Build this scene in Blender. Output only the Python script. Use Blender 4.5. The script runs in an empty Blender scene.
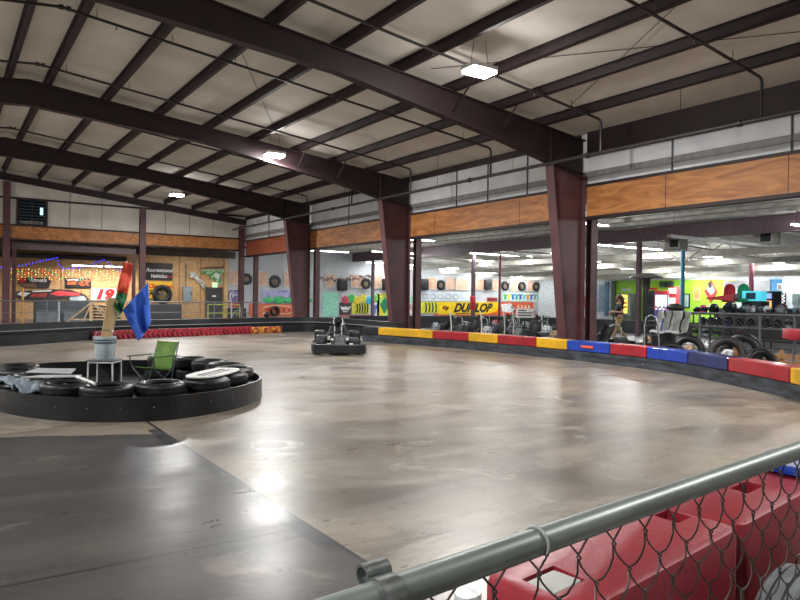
import bpy, bmesh, math, random
from mathutils import Vector, Matrix, noise
R = math.radians
random.seed(7)
scene = bpy.context.scene
COL = scene.collection

# ---------------------------------------------------------------- camera, world, exposure
YAW, PITCH, ROLL, FPX, EYE = R(34.08), R(-0.278), R(0.771), 676.0, 1.6
cd = bpy.data.cameras.new('camera'); cam = bpy.data.objects.new('camera', cd); COL.objects.link(cam)
_r = Vector((math.cos(YAW), -math.sin(YAW), 0)); _z = Vector((math.sin(YAW), math.cos(YAW), 0)); _u = Vector((0, 0, 1))
_F = _z*math.cos(PITCH) + _u*math.sin(PITCH); _U = -_z*math.sin(PITCH) + _u*math.cos(PITCH)
_RX = _r*math.cos(ROLL) + _U*math.sin(ROLL); _UY = -_r*math.sin(ROLL) + _U*math.cos(ROLL)
cam.matrix_world = Matrix(((_RX.x, _UY.x, -_F.x, 0), (_RX.y, _UY.y, -_F.y, 0), (_RX.z, _UY.z, -_F.z, EYE), (0, 0, 0, 1)))
cd.sensor_width = 36; cd.lens = FPX/800*36; cd.clip_start = 0.02; cd.clip_end = 300
scene.camera = cam
scene.view_settings.view_transform = 'Standard'; scene.view_settings.look = 'None'
scene.view_settings.gamma = 1; scene.view_settings.use_curve_mapping = False
scene.view_settings.exposure = 0.18
w = bpy.data.worlds.new('world'); scene.world = w; w.use_nodes = True
w.node_tree.nodes['Background'].inputs[0].default_value = (0.75, 0.85, 1, 1)
w.node_tree.nodes['Background'].inputs[1].default_value = 0.05
HALL_W, ARC_W, TUBE_E, BAY_E = 620, 76, 15, 45

def _ray(px, py):                      # direction through a point of the frame, for measuring off a known plane
    x, y = px-400, py-300
    c, s = math.cos(ROLL), math.sin(ROLL)
    x, y = x*c+y*s, -x*s+y*c
    return _r*(x/FPX) + _z*math.cos(PITCH) + _u*math.sin(PITCH) + (-_z*math.sin(PITCH)+_u*math.cos(PITCH))*(-y/FPX)
def atZ(px, py, h):
    d = _ray(px, py); return d*((h-EYE)/d.z) + Vector((0, 0, EYE))
def atY(px, py, Y):
    d = _ray(px, py); return d*(Y/d.y) + Vector((0, 0, EYE))
def atX(px, py, X):
    d = _ray(px, py); return d*(X/d.x) + Vector((0, 0, EYE))

# ---------------------------------------------------------------- materials
def lin(c):
    return tuple((v/12.92 if v <= .04045 else ((v+.055)/1.055)**2.4) for v in (x/255 for x in c))
_M = {}
def mat(name, c, rough=.6, metal=0, c2=None, scale=5, amt=.5, bump=0, bscale=None, emit=0, coat=0, trans=0, stretch=None, detail=4, lo=.35, hi=.65, dist=0):
    if name in _M: return _M[name]
    m = bpy.data.materials.new(name); m.use_nodes = True; _M[name] = m
    nt = m.node_tree; N = nt.nodes; L = nt.links; b = N['Principled BSDF']
    col = lin(c)+(1,)
    b.inputs['Base Color'].default_value = col; b.inputs['Roughness'].default_value = rough; b.inputs['Metallic'].default_value = metal
    b.inputs['Coat Weight'].default_value = coat; b.inputs['Transmission Weight'].default_value = trans
    if emit:
        b.inputs['Emission Color'].default_value = col; b.inputs['Emission Strength'].default_value = emit
    tc = N.new('ShaderNodeTexCoord'); src = tc.outputs['Object']
    if stretch:
        mp = N.new('ShaderNodeMapping'); mp.inputs['Scale'].default_value = stretch; L.new(src, mp.inputs[0]); src = mp.outputs[0]
    n = N.new('ShaderNodeTexNoise'); n.inputs['Scale'].default_value = scale; n.inputs['Detail'].default_value = detail; n.inputs['Distortion'].default_value = dist; L.new(src, n.inputs['Vector'])
    if c2 is None: c2 = tuple(int(v*.86) for v in c)
    rp = N.new('ShaderNodeValToRGB'); rp.color_ramp.elements[0].position = lo; rp.color_ramp.elements[1].position = hi
    rp.color_ramp.elements[0].color = col; rp.color_ramp.elements[1].color = lin(c2)+(1,)
    L.new(n.outputs['Fac'], rp.inputs[0])
    if not emit: L.new(rp.outputs[0], b.inputs['Base Color'])
    if bump:
        n2 = N.new('ShaderNodeTexNoise'); n2.inputs['Scale'].default_value = bscale or scale*3; n2.inputs['Detail'].default_value = 4; L.new(src, n2.inputs['Vector'])
        bp = N.new('ShaderNodeBump'); bp.inputs['Strength'].default_value = bump; bp.inputs['Distance'].default_value = .02
        L.new(n2.outputs['Fac'], bp.inputs['Height']); L.new(bp.outputs[0], b.inputs['Normal'])
    return m
def blk(n='black_rubber'): return mat(n, (13, 14, 16), .55, c2=(24, 26, 29), scale=6, bump=.2)
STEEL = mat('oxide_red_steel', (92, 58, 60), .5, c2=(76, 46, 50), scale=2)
STEELD = mat('shaded_oxide_steel', (47, 29, 32), .6, c2=(38, 24, 27), scale=2)  # roof steel, its colour darkened further to stand for shaded webs
RUB = blk()
RUBD = mat('belt_rubber', (9, 10, 13), .34, c2=(16, 19, 23), scale=1.5, stretch=(1, 1, 6), bump=.12, bscale=8)
WHITE = mat('white_paint', (225, 225, 222), .5)
CHROME = mat('galvanised_metal', (150, 154, 152), .38, .85, c2=(120, 126, 124), scale=30)
GREYMET = mat('grey_metal', (120, 124, 126), .5, .4)
DKMET = mat('dark_metal', (40, 42, 45), .5, .4)
PLY = mat('plywood', (192, 130, 72), .55, c2=(142, 84, 42), scale=1.9, stretch=(1, .35, 1.8), detail=10, lo=.36, hi=.7, dist=2.2)
PLYR = mat('red_plywood', (156, 84, 56), .55, c2=(126, 60, 40), scale=3, stretch=(1, .3, 1.6), detail=10, dist=2)
OSB = mat('osb_board', (196, 160, 114), .6, c2=(172, 132, 86), scale=5, detail=8)
WOOD = mat('pale_timber', (206, 176, 130), .6, c2=(180, 146, 100), scale=4, stretch=(1, 1, .2))

def floor_mat():
    m = bpy.data.materials.new('polished_concrete'); m.use_nodes = True
    nt = m.node_tree; N = nt.nodes; L = nt.links; b = N['Principled BSDF']
    tc = N.new('ShaderNodeTexCoord'); P = tc.outputs['Object']
    def noi(s, d=5, rough=.55, vec=P, dist=0):
        n = N.new('ShaderNodeTexNoise'); n.inputs['Scale'].default_value = s; n.inputs['Detail'].default_value = d
        n.inputs['Roughness'].default_value = rough; n.inputs['Distortion'].default_value = dist; L.new(vec, n.inputs['Vector']); return n.outputs['Fac']
    def ramp(f, a, bb, ca=(0, 0, 0), cb=(1, 1, 1)):
        r = N.new('ShaderNodeValToRGB'); e = r.color_ramp.elements; e[0].position = a; e[1].position = bb
        e[0].color = ca+(1,); e[1].color = cb+(1,); L.new(f, r.inputs[0]); return r.outputs[0]
    def mth(op, a, bb=None, cc=None):
        n = N.new('ShaderNodeMath'); n.operation = op; n.use_clamp = False
        for i, v in enumerate((a, bb, cc)):
            if v is None: continue
            if isinstance(v, (int, float)): n.inputs[i].default_value = v
            else: L.new(v, n.inputs[i])
        return n.outputs[0]
    def mix(f, a, bb):
        n = N.new('ShaderNodeMix'); n.data_type = 'RGBA'
        for s, v in ((0, f), (6, a), (7, bb)):
            if isinstance(v, tuple): n.inputs[s].default_value = v+(1,) if len(v) == 3 else v
            elif isinstance(v, (int, float)): n.inputs[s].default_value = v
            else: L.new(v, n.inputs[s])
        return n.outputs[2]
    sp = N.new('ShaderNodeSeparateXYZ'); L.new(P, sp.inputs[0]); X, Y = sp.outputs[0], sp.outputs[1]
    mp = N.new('ShaderNodeMapping'); mp.inputs['Scale'].default_value = (.35, 1, 1); mp.inputs['Rotation'].default_value = (0, 0, R(34)); L.new(P, mp.inputs[0])
    streak = noi(1.6, 6, .6, mp.outputs[0], .6)
    base = ramp(noi(.45, 8, .62, P, .5), .36, .66, lin((134, 123, 108)), lin((88, 81, 71)))
    base = mix(mth('MULTIPLY', ramp(streak, .45, .62), .7), base, lin((144, 134, 121)))
    base = mix(mth('MULTIPLY', ramp(noi(.23, 3, .5, P, 1.2), .5, .66), .55), base, lin((120, 116, 116)))
    base = mix(mth('MULTIPLY', ramp(noi(5, 9, .75, P, .8), .52, .62), .5), base, lin((100, 90, 80)))
    base = mix(mth('MULTIPLY', ramp(noi(.6, 7, .65, mp.outputs[0], 2.0), .53, .6), .55), base, lin((88, 80, 74)))
    base = mix(mth('MULTIPLY', ramp(noi(.9, 9, .7, P, 1.5), .57, .63), .5), base, lin((168, 160, 148)))
    wob = mth('MULTIPLY', mth('SUBTRACT', noi(1.7, 5), .5), .10)
    Xw = mth('ADD', X, wob)
    dx = mth('ABSOLUTE', mth('SUBTRACT', X, 2.12))
    left = mth('LESS_THAN', X, 2.12)
    near = ramp(mth('SUBTRACT', mth('ADD', Y, mth('ADD', mth('MULTIPLY', mth('SUBTRACT', noi(.9, 4), .5), .3), mth('MULTIPLY', X, .5))), 8.85), -.0, .06, (1, 1, 1), (0, 0, 0))
    dark = mth('MULTIPLY', left, near)
    dcol = ramp(noi(.8, 7, .6, mp.outputs[0], .4), .34, .72, lin((52, 54, 58)), lin((90, 85, 80)))
    dcol = mix(mth('MULTIPLY', ramp(noi(1.1, 6, .6, mp.outputs[0], 1.0), .6, .66), .55), dcol, lin((130, 120, 112)))
    wet = mth('MULTIPLY', ramp(noi(.5, 6, .6, P, .8), .47, .5), mth('MULTIPLY', mth('GREATER_THAN', mth('ADD', X, Y), 30.5), mth('GREATER_THAN', X, 4)))
    base = mix(mth('MULTIPLY', wet, .6), base, lin((74, 70, 70)))
    base = mix(dark, base, dcol)
    # seams: the long joint under the ridge and the cross joint
    seam = mth('LESS_THAN', mth('ABSOLUTE', mth('SUBTRACT', mth('ADD', X, mth('MULTIPLY', wob, .25)), 2.12)), .018)
    seam2 = mth('MULTIPLY', mth('LESS_THAN', mth('ABSOLUTE', mth('SUBTRACT', mth('ADD', Y, mth('MULTIPLY', wob, .1)), 4.22)), .013), left)
    patch = mth('MULTIPLY', mth('LESS_THAN', mth('ABSOLUTE', mth('SUBTRACT', Xw, 2.05)), .065), ramp(noi(.55, 3), .5, .53))
    base = mix(mth('MULTIPLY', mth('MAXIMUM', mth('MAXIMUM', seam, seam2), mth('MULTIPLY', patch, .9)), mth('LESS_THAN', Y, 12)), base, lin((44, 46, 50)))
    spots = mth('MAXIMUM', ramp(noi(9, 2, .4), .715, .73), ramp(noi(26, 2, .4, mp.outputs[0]), .70, .715))
    base = mix(mth('MULTIPLY', spots, .75), base, lin((40, 40, 42)))
    L.new(base, b.inputs['Base Color'])
    rg = mth('ADD', mth('MULTIPLY', streak, .34), .165)
    rg = mth('ADD', rg, mth('ADD', mth('MULTIPLY', dark, -.03), .01))
    L.new(rg, b.inputs['Roughness'])
    b.inputs['Specular IOR Level'].default_value = .5; b.inputs['Coat Weight'].default_value = .0; b.inputs['Coat Roughness'].default_value = .28
    bp = N.new('ShaderNodeBump'); bp.inputs['Strength'].default_value = .35; bp.inputs['Distance'].default_value = .01
    L.new(noi(6, 6, .6, mp.outputs[0], .5), bp.inputs['Height']); L.new(bp.outputs[0], b.inputs['Normal']); L.new(bp.outputs[0], b.inputs['Coat Normal'])
    return m

# ---------------------------------------------------------------- mesh helpers
class MB:
    def __init__(s): s.v = []; s.f = []; s.sm = []
    def add(s, vs, fs, smooth=False, M=None):
        o = len(s.v)
        s.v += [tuple(M @ Vector(v)) if M else tuple(v) for v in vs]
        s.f += [tuple(i+o for i in f) for f in fs]; s.sm += [smooth]*len(fs); return s
    def box(s, x0, x1, y0, y1, z0, z1, M=None):
        return s.add([(x, y, z) for x in (x0, x1) for y in (y0, y1) for z in (z0, z1)],
                     [(0, 1, 3, 2), (4, 6, 7, 5), (0, 4, 5, 1), (2, 3, 7, 6), (0, 2, 6, 4), (1, 5, 7, 3)], False, M)
    def rbox(s, x0, x1, y0, y1, z0, z1, r=.02, seg=2, M=None):     # box with rounded edges
        bm = bmesh.new(); bmesh.ops.create_cube(bm, size=1)
        for v in bm.verts: v.co = Vector(((x0+x1)/2+v.co.x*(x1-x0), (y0+y1)/2+v.co.y*(y1-y0), (z0+z1)/2+v.co.z*(z1-z0)))
        bmesh.ops.bevel(bm, geom=bm.edges[:], offset=r, segments=seg, affect='EDGES', profile=.5)
        bm.verts.index_update(); vs = [v.co.copy() for v in bm.verts]; fs = [tuple(v.index for v in f.verts) for f in bm.faces]; bm.free()
        return s.add(vs, fs, True, M)
    def prism(s, pts, a, b, axis='Y', M=None):                     # polygon in the plane across the axis
        n = len(pts)
        def P(p, t): return {'Y': (p[0], t, p[1]), 'X': (t, p[0], p[1]), 'Z': (p[0], p[1], t)}[axis]
        vs = [P(p, a) for p in pts]+[P(p, b) for p in pts]
        fs = [tuple(range(n))[::-1], tuple(range(n, 2*n))]+[(i, (i+1) % n, n+(i+1) % n, n+i) for i in range(n)]
        return s.add(vs, fs, False, M)
    def tube(s, pts, r, n=8, closed=False, M=None, cap=True):
        pts = [Vector(p) for p in pts]; rs = r if isinstance(r, (list, tuple)) else [r]*len(pts)
        m = len(pts); vs = []; up = None
        for i, p in enumerate(pts):
            a = pts[i-1] if (i or closed) else p; b = pts[(i+1) % m] if (i < m-1 or closed) else p
            t = (b-a).normalized() if (b-a).length else Vector((0, 0, 1))
            if up is None: up = t.orthogonal().normalized()
            else:
                up = up-t*up.dot(t); up = up.normalized() if up.length > 1e-6 else t.orthogonal().normalized()
            q = t.cross(up)
            for k in range(n):
                an = 2*math.pi*k/n; vs.append(p+(up*math.cos(an)+q*math.sin(an))*rs[i])
        fs = []
        for i in range(m if closed else m-1):
            j = (i+1) % m
            for k in range(n): fs.append((i*n+k, i*n+(k+1) % n, j*n+(k+1) % n, j*n+k))
        if cap and not closed: fs += [tuple(range(n))[::-1], tuple((m-1)*n+k for k in range(n))]
        return s.add(vs, fs, True, M)
    def lathe(s, prof, n=24, M=None, closed=False):                # profile of (radius, z)
        vs = []; m = len(prof)
        for (r, z) in prof:
            for k in range(n):
                a = 2*math.pi*k/n; vs.append((r*math.cos(a), r*math.sin(a), z))
        fs = []
        for i in range(m if closed else m-1):
            j = (i+1) % m
            for k in range(n): fs.append((i*n+k, i*n+(k+1) % n, j*n+(k+1) % n, j*n+k))
        if not closed:
            if prof[0][0] > 1e-5: fs.append(tuple(range(n))[::-1])
            if prof[-1][0] > 1e-5: fs.append(tuple((m-1)*n+k for k in range(n)))
        return s.add(vs, fs, True, M)
    def ball(s, c, r, n=12, sc=(1, 1, 1), M=None):
        prof = [(max(1e-6, math.sin(math.pi*i/n)), -math.cos(math.pi*i/n)) for i in range(n+1)]
        T = Matrix.Translation(c) @ Matrix.Diagonal((r*sc[0], r*sc[1], r*sc[2], 1))
        return s.lathe(prof, n*2, (M @ T) if M else T)
    def grid(s, fn, nu, nv, thick=None, M=None):
        vs = [fn(i/nu, j/nv) for i in range(nu+1) for j in range(nv+1)]
        fs = [(i*(nv+1)+j, (i+1)*(nv+1)+j, (i+1)*(nv+1)+j+1, i*(nv+1)+j+1) for i in range(nu) for j in range(nv)]
        return s.add(vs, fs, True, M)
    def build(s, name, m, parent=None, loc=None, rz=0, bevel=0, solid=0, sub=0):
        me = bpy.data.meshes.new(name); me.from_pydata(s.v, [], s.f)
        bm = bmesh.new(); bm.from_mesh(me)
        bmesh.ops.recalc_face_normals(bm, faces=bm.faces[:])
        bm.to_mesh(me); bm.free()
        for p, k in zip(me.polygons, s.sm): p.use_smooth = k
        if any(s.sm) :
            try: me.set_sharp_from_angle(angle=R(40))
            except Exception: pass
        me.materials.append(m)
        o = bpy.data.objects.new(name, me); COL.objects.link(o)
        if parent: o.parent = parent
        if loc is not None: o.location = loc
        o.rotation_euler.z = rz
        if solid:
            q = o.modifiers.new('thickness', 'SOLIDIFY'); q.thickness = solid; q.offset = 0
        if bevel:
            q = o.modifiers.new('bevel', 'BEVEL'); q.width = bevel; q.segments = 2; q.limit_method = 'ANGLE'
        return o
def tag(o, label, cat, group=None):
    o['label'] = label; o['category'] = cat
    if group: o['group'] = group
    return o
def thing(name, label, cat, loc=(0, 0, 0), rz=0, group=None):
    o = bpy.data.objects.new(name, None); COL.objects.link(o); o.location = loc; o.rotation_euler.z = rz; o.empty_display_size = .2
    return tag(o, label, cat, group)
def struct(name, mb, m, parent=None, **k):
    o = mb.build(name, m, parent, **k); o['kind'] = 'structure'; return o
_kids = {}
def dup(root, loc, rz=0, label=None, group=None):
    kids = [o for o in COL.objects if o.parent == root]
    r = root.copy(); COL.objects.link(r); r.location = loc; r.rotation_euler = (root.rotation_euler.x, root.rotation_euler.y, rz)
    if label: r['label'] = label
    if group: r['group'] = group
    for ch in kids:
        c = ch.copy(); COL.objects.link(c); c.parent = r
        for g in [o for o in COL.objects if o.parent == ch]:
            d = g.copy(); COL.objects.link(d); d.parent = c
    return r
def text(name, body, m, parent, loc, size, rot=(R(90), 0, 0), align='CENTER', shear=0, bold=0, sx=1):
    cu = bpy.data.curves.new(name, 'FONT'); cu.body = body; cu.size = size; cu.align_x = align; cu.align_y = 'CENTER'
    cu.shear = shear; cu.offset = bold; cu.extrude = .004; cu.resolution_u = 3
    t = bpy.data.objects.new(name, cu); COL.objects.link(t)
    me = bpy.data.meshes.new_from_object(t); bpy.data.objects.remove(t); bpy.data.curves.remove(cu)
    for v in me.vertices: v.co.x *= sx
    me.materials.clear(); me.materials.append(m)
    o = bpy.data.objects.new(name, me); COL.objects.link(o); o.location = loc; o.rotation_euler = rot
    if parent: o.parent = parent
    return o
ORD = ['first', 'second', 'third', 'fourth', 'fifth', 'sixth', 'seventh', 'eighth', 'ninth', 'tenth', 'eleventh', 'twelfth', 'thirteenth', 'fourteenth', 'fifteenth', 'sixteenth', 'seventeenth', 'eighteenth', 'nineteenth', 'twentieth', 'twenty-first', 'twenty-second', 'twenty-third', 'twenty-fourth']

# ---------------------------------------------------------------- hall dimensions
W = 15.4; RIDGE = 2.0; LEFT = -11.4; YB = 39.92
KY = [4.52, 13.37, 22.22, 31.07]           # frames
def zr(x): return 6.2+.112*(W-(x if x > RIDGE else 2*RIDGE-x))
FL = floor_mat()
m = MB(); m.box(LEFT-.2, W+.2, -10, 45.2, -.1, 0); struct('floor', m, FL)
m = MB(); m.box(W+.2, 46.2, -10, 45.2, -.1, 0)
struct('floor_arcade', m, mat('arcade_floor', (92, 90, 88), .35, c2=(66, 64, 64), scale=.8))
INS = mat('roof_insulation', (216, 211, 202), .75, c2=(198, 192, 183), scale=.7, bump=.35, bscale=1.3)
m = MB(); t = .22
m.prism([(W+.3, zr(W+.3)+t), (RIDGE, zr(RIDGE)+t), (LEFT-.3, zr(LEFT-.3)+t), (LEFT-.3, zr(LEFT-.3)+t+.1), (RIDGE, zr(RIDGE)+t+.1), (W+.3, zr(W+.3)+t+.1)], -10, YB+.2)
struct('ceiling', m, INS)
WINS = mat('wall_insulation', (238, 241, 244), .6, c2=(218, 222, 227), scale=.9, bump=.3, bscale=1.5)
m = MB(); m.box(W+.1, W+.2, -10, YB, 4.9, zr(W)+.25); struct('wall_right', m, WINS)
m = MB(); m.box(LEFT-.2, LEFT-.1, -10, 45, 0, 6.6); struct('wall_left', m, WINS)
m = MB(); m.prism([(LEFT-.1, 0), (46.2, 0), (46.2, 6), (W, 6.6), (RIDGE, 8.2), (LEFT-.1, 6.6)], -10.1, -10); struct('wall_front', m, WINS)
WBK = mat('back_wall_panel', (218, 213, 203), .6, c2=(198, 192, 182), scale=.8, bump=.2, bscale=1.2)
m = MB(); m.prism([(LEFT-.1, 5.0), (W+.1, 5.0), (W+.1, zr(W)+.25), (RIDGE, zr(RIDGE)+.25), (LEFT-.1, zr(LEFT)+.25)], YB+.02, YB+.1); struct('wall_back', m, WBK)
m = MB()
for x in (-1.5, 1, 5.6, 7.2, 10.6, 12, 13.4): m.box(x-.012, x+.012, YB-.002, YB+.03, 5.05, zr(x)+.1)
struct('trim_1', m, mat('seam_grey', (120, 116, 110), .7))
m = MB()
for y in [2.2, 5.3, 7.55, 10.5, 15.7, 17.6, 19.3, 24.3, 27.2, 33.6, 36.4]: m.box(W+.07, W+.11, y-.02, y+.02, 4.9, 6.4)
struct('trim_2', m, mat('seam_dark', (92, 94, 98), .7))
m = MB(); m.box(W+.085, W+.12, -10, YB, 5.12, 5.3)            # grey tape line along the wall blanket
struct('trim_3', m, mat('tape_grey', (142, 142, 142), .6))
m = MB(); m.box(W-.02, W+.14, -10, YB, 4.84, 4.92); m.box(W-.04, W+.2, -10, YB, 3.9, 3.99)
struct('trim_4', m, STEELD)
m = MB(); m.box(LEFT, W, YB-.06, YB+.1, 4.98, 5.06); m.box(LEFT, W, YB-.05, YB+.12, 4.25, 4.34); m.box(LEFT, W, YB-.05, YB+.02, 6.36, 6.46)
struct('trim_5', m, STEELD)

# frames: tapered rafters and columns
def depth(x):
    x = x if x > RIDGE else 2*RIDGE-x
    pts = [(2, .74), (7.2, .54), (12, .78), (14.2, .98), (15.4, 1.0)]
    for (a, da), (b, db) in zip(pts, pts[1:]):
        if x <= b: return da+(db-da)*(x-a)/(b-a)
    return 1.0
xs = [W, 14.1, 13, 12, 10, 8, 7.2, 5, 3, RIDGE, 1, -1, -3.2, -6, -8, -9, -10.1, LEFT]
names = ['steel roof frame beam nearest the camera, cut off by the frame top', 'big dark red roof beam landing on the widest column at right', 'dark red roof beam behind the second hanging light, landing on the middle column', 'farthest full roof beam landing on the leftmost tapered column']
for k, y in enumerate([4.52, 13.37, 22.22, 31.07, -4.3]):
    lab = names[k] if k < 4 else 'roof beam behind the camera'
    r = thing('roof_rafter', lab, 'roof beam', (LEFT, y, 0), 0, 'rigid roof frames')
    o = Vector((LEFT, y, 0)); T = Matrix.Translation(-o)
    m = MB(); top = [(x, zr(x)) for x in xs]; bot = [(x, zr(x)-depth(x)) for x in xs]
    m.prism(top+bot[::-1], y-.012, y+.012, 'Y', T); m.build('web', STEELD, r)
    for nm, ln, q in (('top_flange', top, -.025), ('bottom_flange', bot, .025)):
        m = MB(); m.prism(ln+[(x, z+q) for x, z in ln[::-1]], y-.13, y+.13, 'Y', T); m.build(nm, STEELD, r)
    for x in (14.0,):
        m = MB(); m.box(x-.008, x+.008, y-.12, y+.12, zr(x)-depth(x)+.03, zr(x)-.03, T); m.build('stiffener_plate', STEELD, r)
cl = {13.37: 'widest tapered steel column, right of the photo centre', 22.22: 'middle tapered steel column behind the start of the yellow barrier', 31.07: 'leftmost tapered steel column, beyond the go-kart', 4.52: 'tapered steel column just outside the right edge'}
for y, lab in cl.items():
    for side in ((1, -1) if y == 4.52 else (1,)):
        c = thing('tapered_column', lab, 'column', (W, y, 0), 0, 'tapered frame columns')
        T = Matrix.Translation((-W, -y, 0))
        xi0, xi1, zt = 14.68, 14.02, zr(14.1)-depth(14.1)
        m = MB(); m.prism([(xi0, 0), (W-.03, 0), (W-.03, zr(W)-1.02), (xi1, zt-.002)], y-.012, y+.012, 'Y', T); m.build('web', STEEL, c)
        m = MB(); m.prism([(xi0, 0), (xi1, zt), (xi1+.025, zt), (xi0+.025, 0)], y-.15, y+.15, 'Y', T); m.build('inner_flange', STEEL, c)
        m = MB(); m.box(W-.025, W, y-.15, y+.15, 0, zr(W)-1.02, T); m.build('outer_flange', STEEL, c)
        m = MB(); m.box(xi0-.05, W+.02, y-.18, y+.18, 0, .025, T); m.build('base_plate', STEEL, c)
for y, lab in ((13.37, 'straight steel post tight behind the widest column'), (22.22, 'slim steel post right of the middle tapered column'), (31.07, 'slim steel post right of the leftmost tapered column'), (39.2, 'slim steel post just right of the far corner post')):
    c = thing('steel_post', lab, 'post', (W+.45, y, 0))
    m = MB(); m.box(-.13, .13, -.11, -.085, 0, 5.0); m.box(-.13, .13, .085, .11, 0, 5.0); m.box(-.01, .01, -.09, .09, 0, 5.0); m.build('shaft', STEEL, c)
    m = MB(); m.box(-.18, .18, -.16, .16, 0, .02); m.build('base_plate', STEEL, c)
# deep eave beam in the near bay, slim in the far bays
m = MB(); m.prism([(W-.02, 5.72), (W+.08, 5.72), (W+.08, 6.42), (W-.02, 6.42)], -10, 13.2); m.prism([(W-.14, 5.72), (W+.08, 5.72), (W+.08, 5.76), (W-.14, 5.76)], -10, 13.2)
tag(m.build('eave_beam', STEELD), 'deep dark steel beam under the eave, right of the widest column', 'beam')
m = MB(); m.box(W+.01, W+.09, 13.5, YB, 6.2, 6.4); tag(m.build('eave_strut', STEELD), 'slim dark steel strut along the eave, left of the widest column', 'beam')
# end wall posts
for x, lab in ((2.66, 'dark steel wall post at the far left edge'), (9.32, 'dark steel wall post behind the blue flag'), (15.15, 'dark steel corner post where the two plywood bands meet'), (-4.5, 'end wall post outside the left edge')):
    c = thing('wall_post', lab, 'post', (x, YB-.12, 0))
    zt = zr(x)-.43
    m = MB(); m.box(-.16, .16, -.1, -.08, 0, zt); m.box(-.16, .16, .08, .1, 0, zt); m.box(-.01, .01, -.08, .08, 0, zt); m.build('shaft', STEEL, c)
    m = MB(); m.box(-.2, .2, -.14, .14, 0, .02); m.build('base_plate', STEEL, c)
m = MB(); m.prism([(x, zr(x)) for x in xs]+[(x, zr(x)-.36) for x in xs[::-1]], YB-.14, YB-.12)
m.prism([(x, zr(x)-.34) for x in xs]+[(x, zr(x)-.36) for x in xs[::-1]], YB-.24, YB-.02)
tag(m.build('end_rafter', STEELD), 'slim dark roof beam lying against the back wall top', 'roof beam')
# inner portal frame in the back opening
p = thing('portal_frame', 'inner dark steel frame around the lit back opening', 'frame', (6.0, YB+.5, 0))
for x in (3.06-6, 9.0-6):
    m = MB(); m.box(x-.09, x+.09, -.08, .08, 0, 3.8); m.build('jamb', STEEL, p)
m = MB(); m.box(-3.03, 3.1, -.1, .1, 3.8, 4.2); m.build('head_beam', mat('mauve_steel', (98, 78, 82), .5), p)
# purlins
m0 = None
for side in (1, -1):
    for k in range(8):
        x = 13.7-1.6*k
        if side < 0: x = 2*RIDGE-x
        z = zr(x); s_ = .112*(-1 if x > RIDGE else 1)
        m = MB(); h = .215
        m.prism([(-.012, 0), (.012, 0), (.012, h), (-.012, h)], -10-15, YB-15)
        m.prism([(-.012, 0), (.085, .085*s_), (.085, .085*s_+.012), (-.012, .012)], -25, YB-15)
        m.prism([(-.085, h-.012), (.012, h-.012), (.012, h), (-.085, h)], -25, YB-15)
        lab = (ORD[k]+' roof purlin counted from the side wall, running away over the track') if side > 0 else (ORD[7-k]+' purlin left of the roof ridge')
        tag(m.build('roof_purlin', STEELD, loc=(x, 15, z)), lab, 'roof purlin', 'roof purlins')
# flange braces on the near beams
for y in (13.37, 22.22):
    for x in (12.1, 10.5):
        for s in (-1,):
            m = MB(); m.tube([(0, s*.02, -.0), (0, s*.62, depth(x)*.72)], .022, 4)
            tag(m.build('flange_brace', STEELD, loc=(x, y+s*.1, zr(x)-depth(x)*.75)), 'short diagonal steel brace between roof beam and purlin', 'brace', 'flange braces')
# plywood bands
for i, (a, b, mt, lab) in enumerate([(-8.4, -3, PLY, ''), (-3, 1.2, PLY, ''), (1.2, 4.2, PLY, 'first plywood panel left of the wide column pair, near the right edge'), (4.2, 7.57, PLY, 'rightmost visible plywood panel over the arcade opening'), (7.57, 10.62, PLY, 'middle plywood panel right of the widest column'), (10.62, 13.2, PLY, 'wavy grained plywood panel touching the widest column on its right'),
        (13.5, 15.95, PLY, 'plywood panel touching the widest column on its left'), (15.95, 20.5, PLY, 'long plywood panel between the two bigger columns'), (20.5, 22.2, PLY, 'coarse grained plywood panel right of the middle column'), (22.3, 31, PLY, 'plywood panel between the middle and the leftmost tapered column'), (31.15, YB-.2, PLYR, 'reddish plywood panel beside the far corner post')]):
    m = MB(); m.box(-.02, .02, a+.012, b-.012, -.425, .425)
    tag(m.build('plywood_board', mt, loc=(W+.02, 0, 4.415)), lab or 'plywood panel over the opening beyond the right edge', 'plywood panel', 'plywood band over the arcade opening')
for a, b, lab in ((-6, 2.5, 'plywood strip left of the far left wall post'), (2.85, 9.15, 'long plywood strip under the small window'), (9.5, 15, 'plywood strip between the middle wall post and the corner')):
    m = MB(); m.box(a, b, -.02, .02, -.32, .32)
    tag(m.build('plywood_strip', PLY, loc=(0, YB-.0, 4.66)), lab, 'plywood panel', 'plywood band on the back wall')
# small window in the back wall
wn = thing('window_1', 'small dark window high on the back wall', 'window', (3.82, YB-.02, 5.72)); wn['kind'] = 'structure'
m = MB(); m.box(-.72, .72, -.03, .02, -.72, -.6); m.box(-.72, .72, -.03, .02, .62, .72); m.box(-.72, -.62, -.03, .02, -.62, .62); m.box(.62, .72, -.03, .02, -.62, .62); m.box(-.02, .02, -.02, .02, -.6, .62)
m.build('window_frame', STEELD, wn)
def glass_dark():
    mm = bpy.data.materials.new('night_glass'); mm.use_nodes = True; b = mm.node_tree.nodes['Principled BSDF']
    b.inputs['Base Color'].default_value = (.01, .015, .02, 1); b.inputs['Roughness'].default_value = .08; return mm
m = MB(); m.box(-.64, .64, -.005, .01, -.62, .64); m.build('pane', glass_dark(), wn)
m = MB()
for i in range(7): m.box(-.6, .6, -.022, -.012, -.5+i*.16, -.47+i*.16)
m.build('reflection_bar', mat('reflection_blue', (60, 84, 100), .3), wn)  # bluish reflections in the glass, drawn as blue bars across the pane
m = MB(); m.box(.36, .5, -.03, -.022, -.1, .28); m.build('reflection_patch', mat('reflection_glow', (190, 225, 255), .5, emit=1.2), wn)  # glowing patch put in for a bright reflection in the glass
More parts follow.
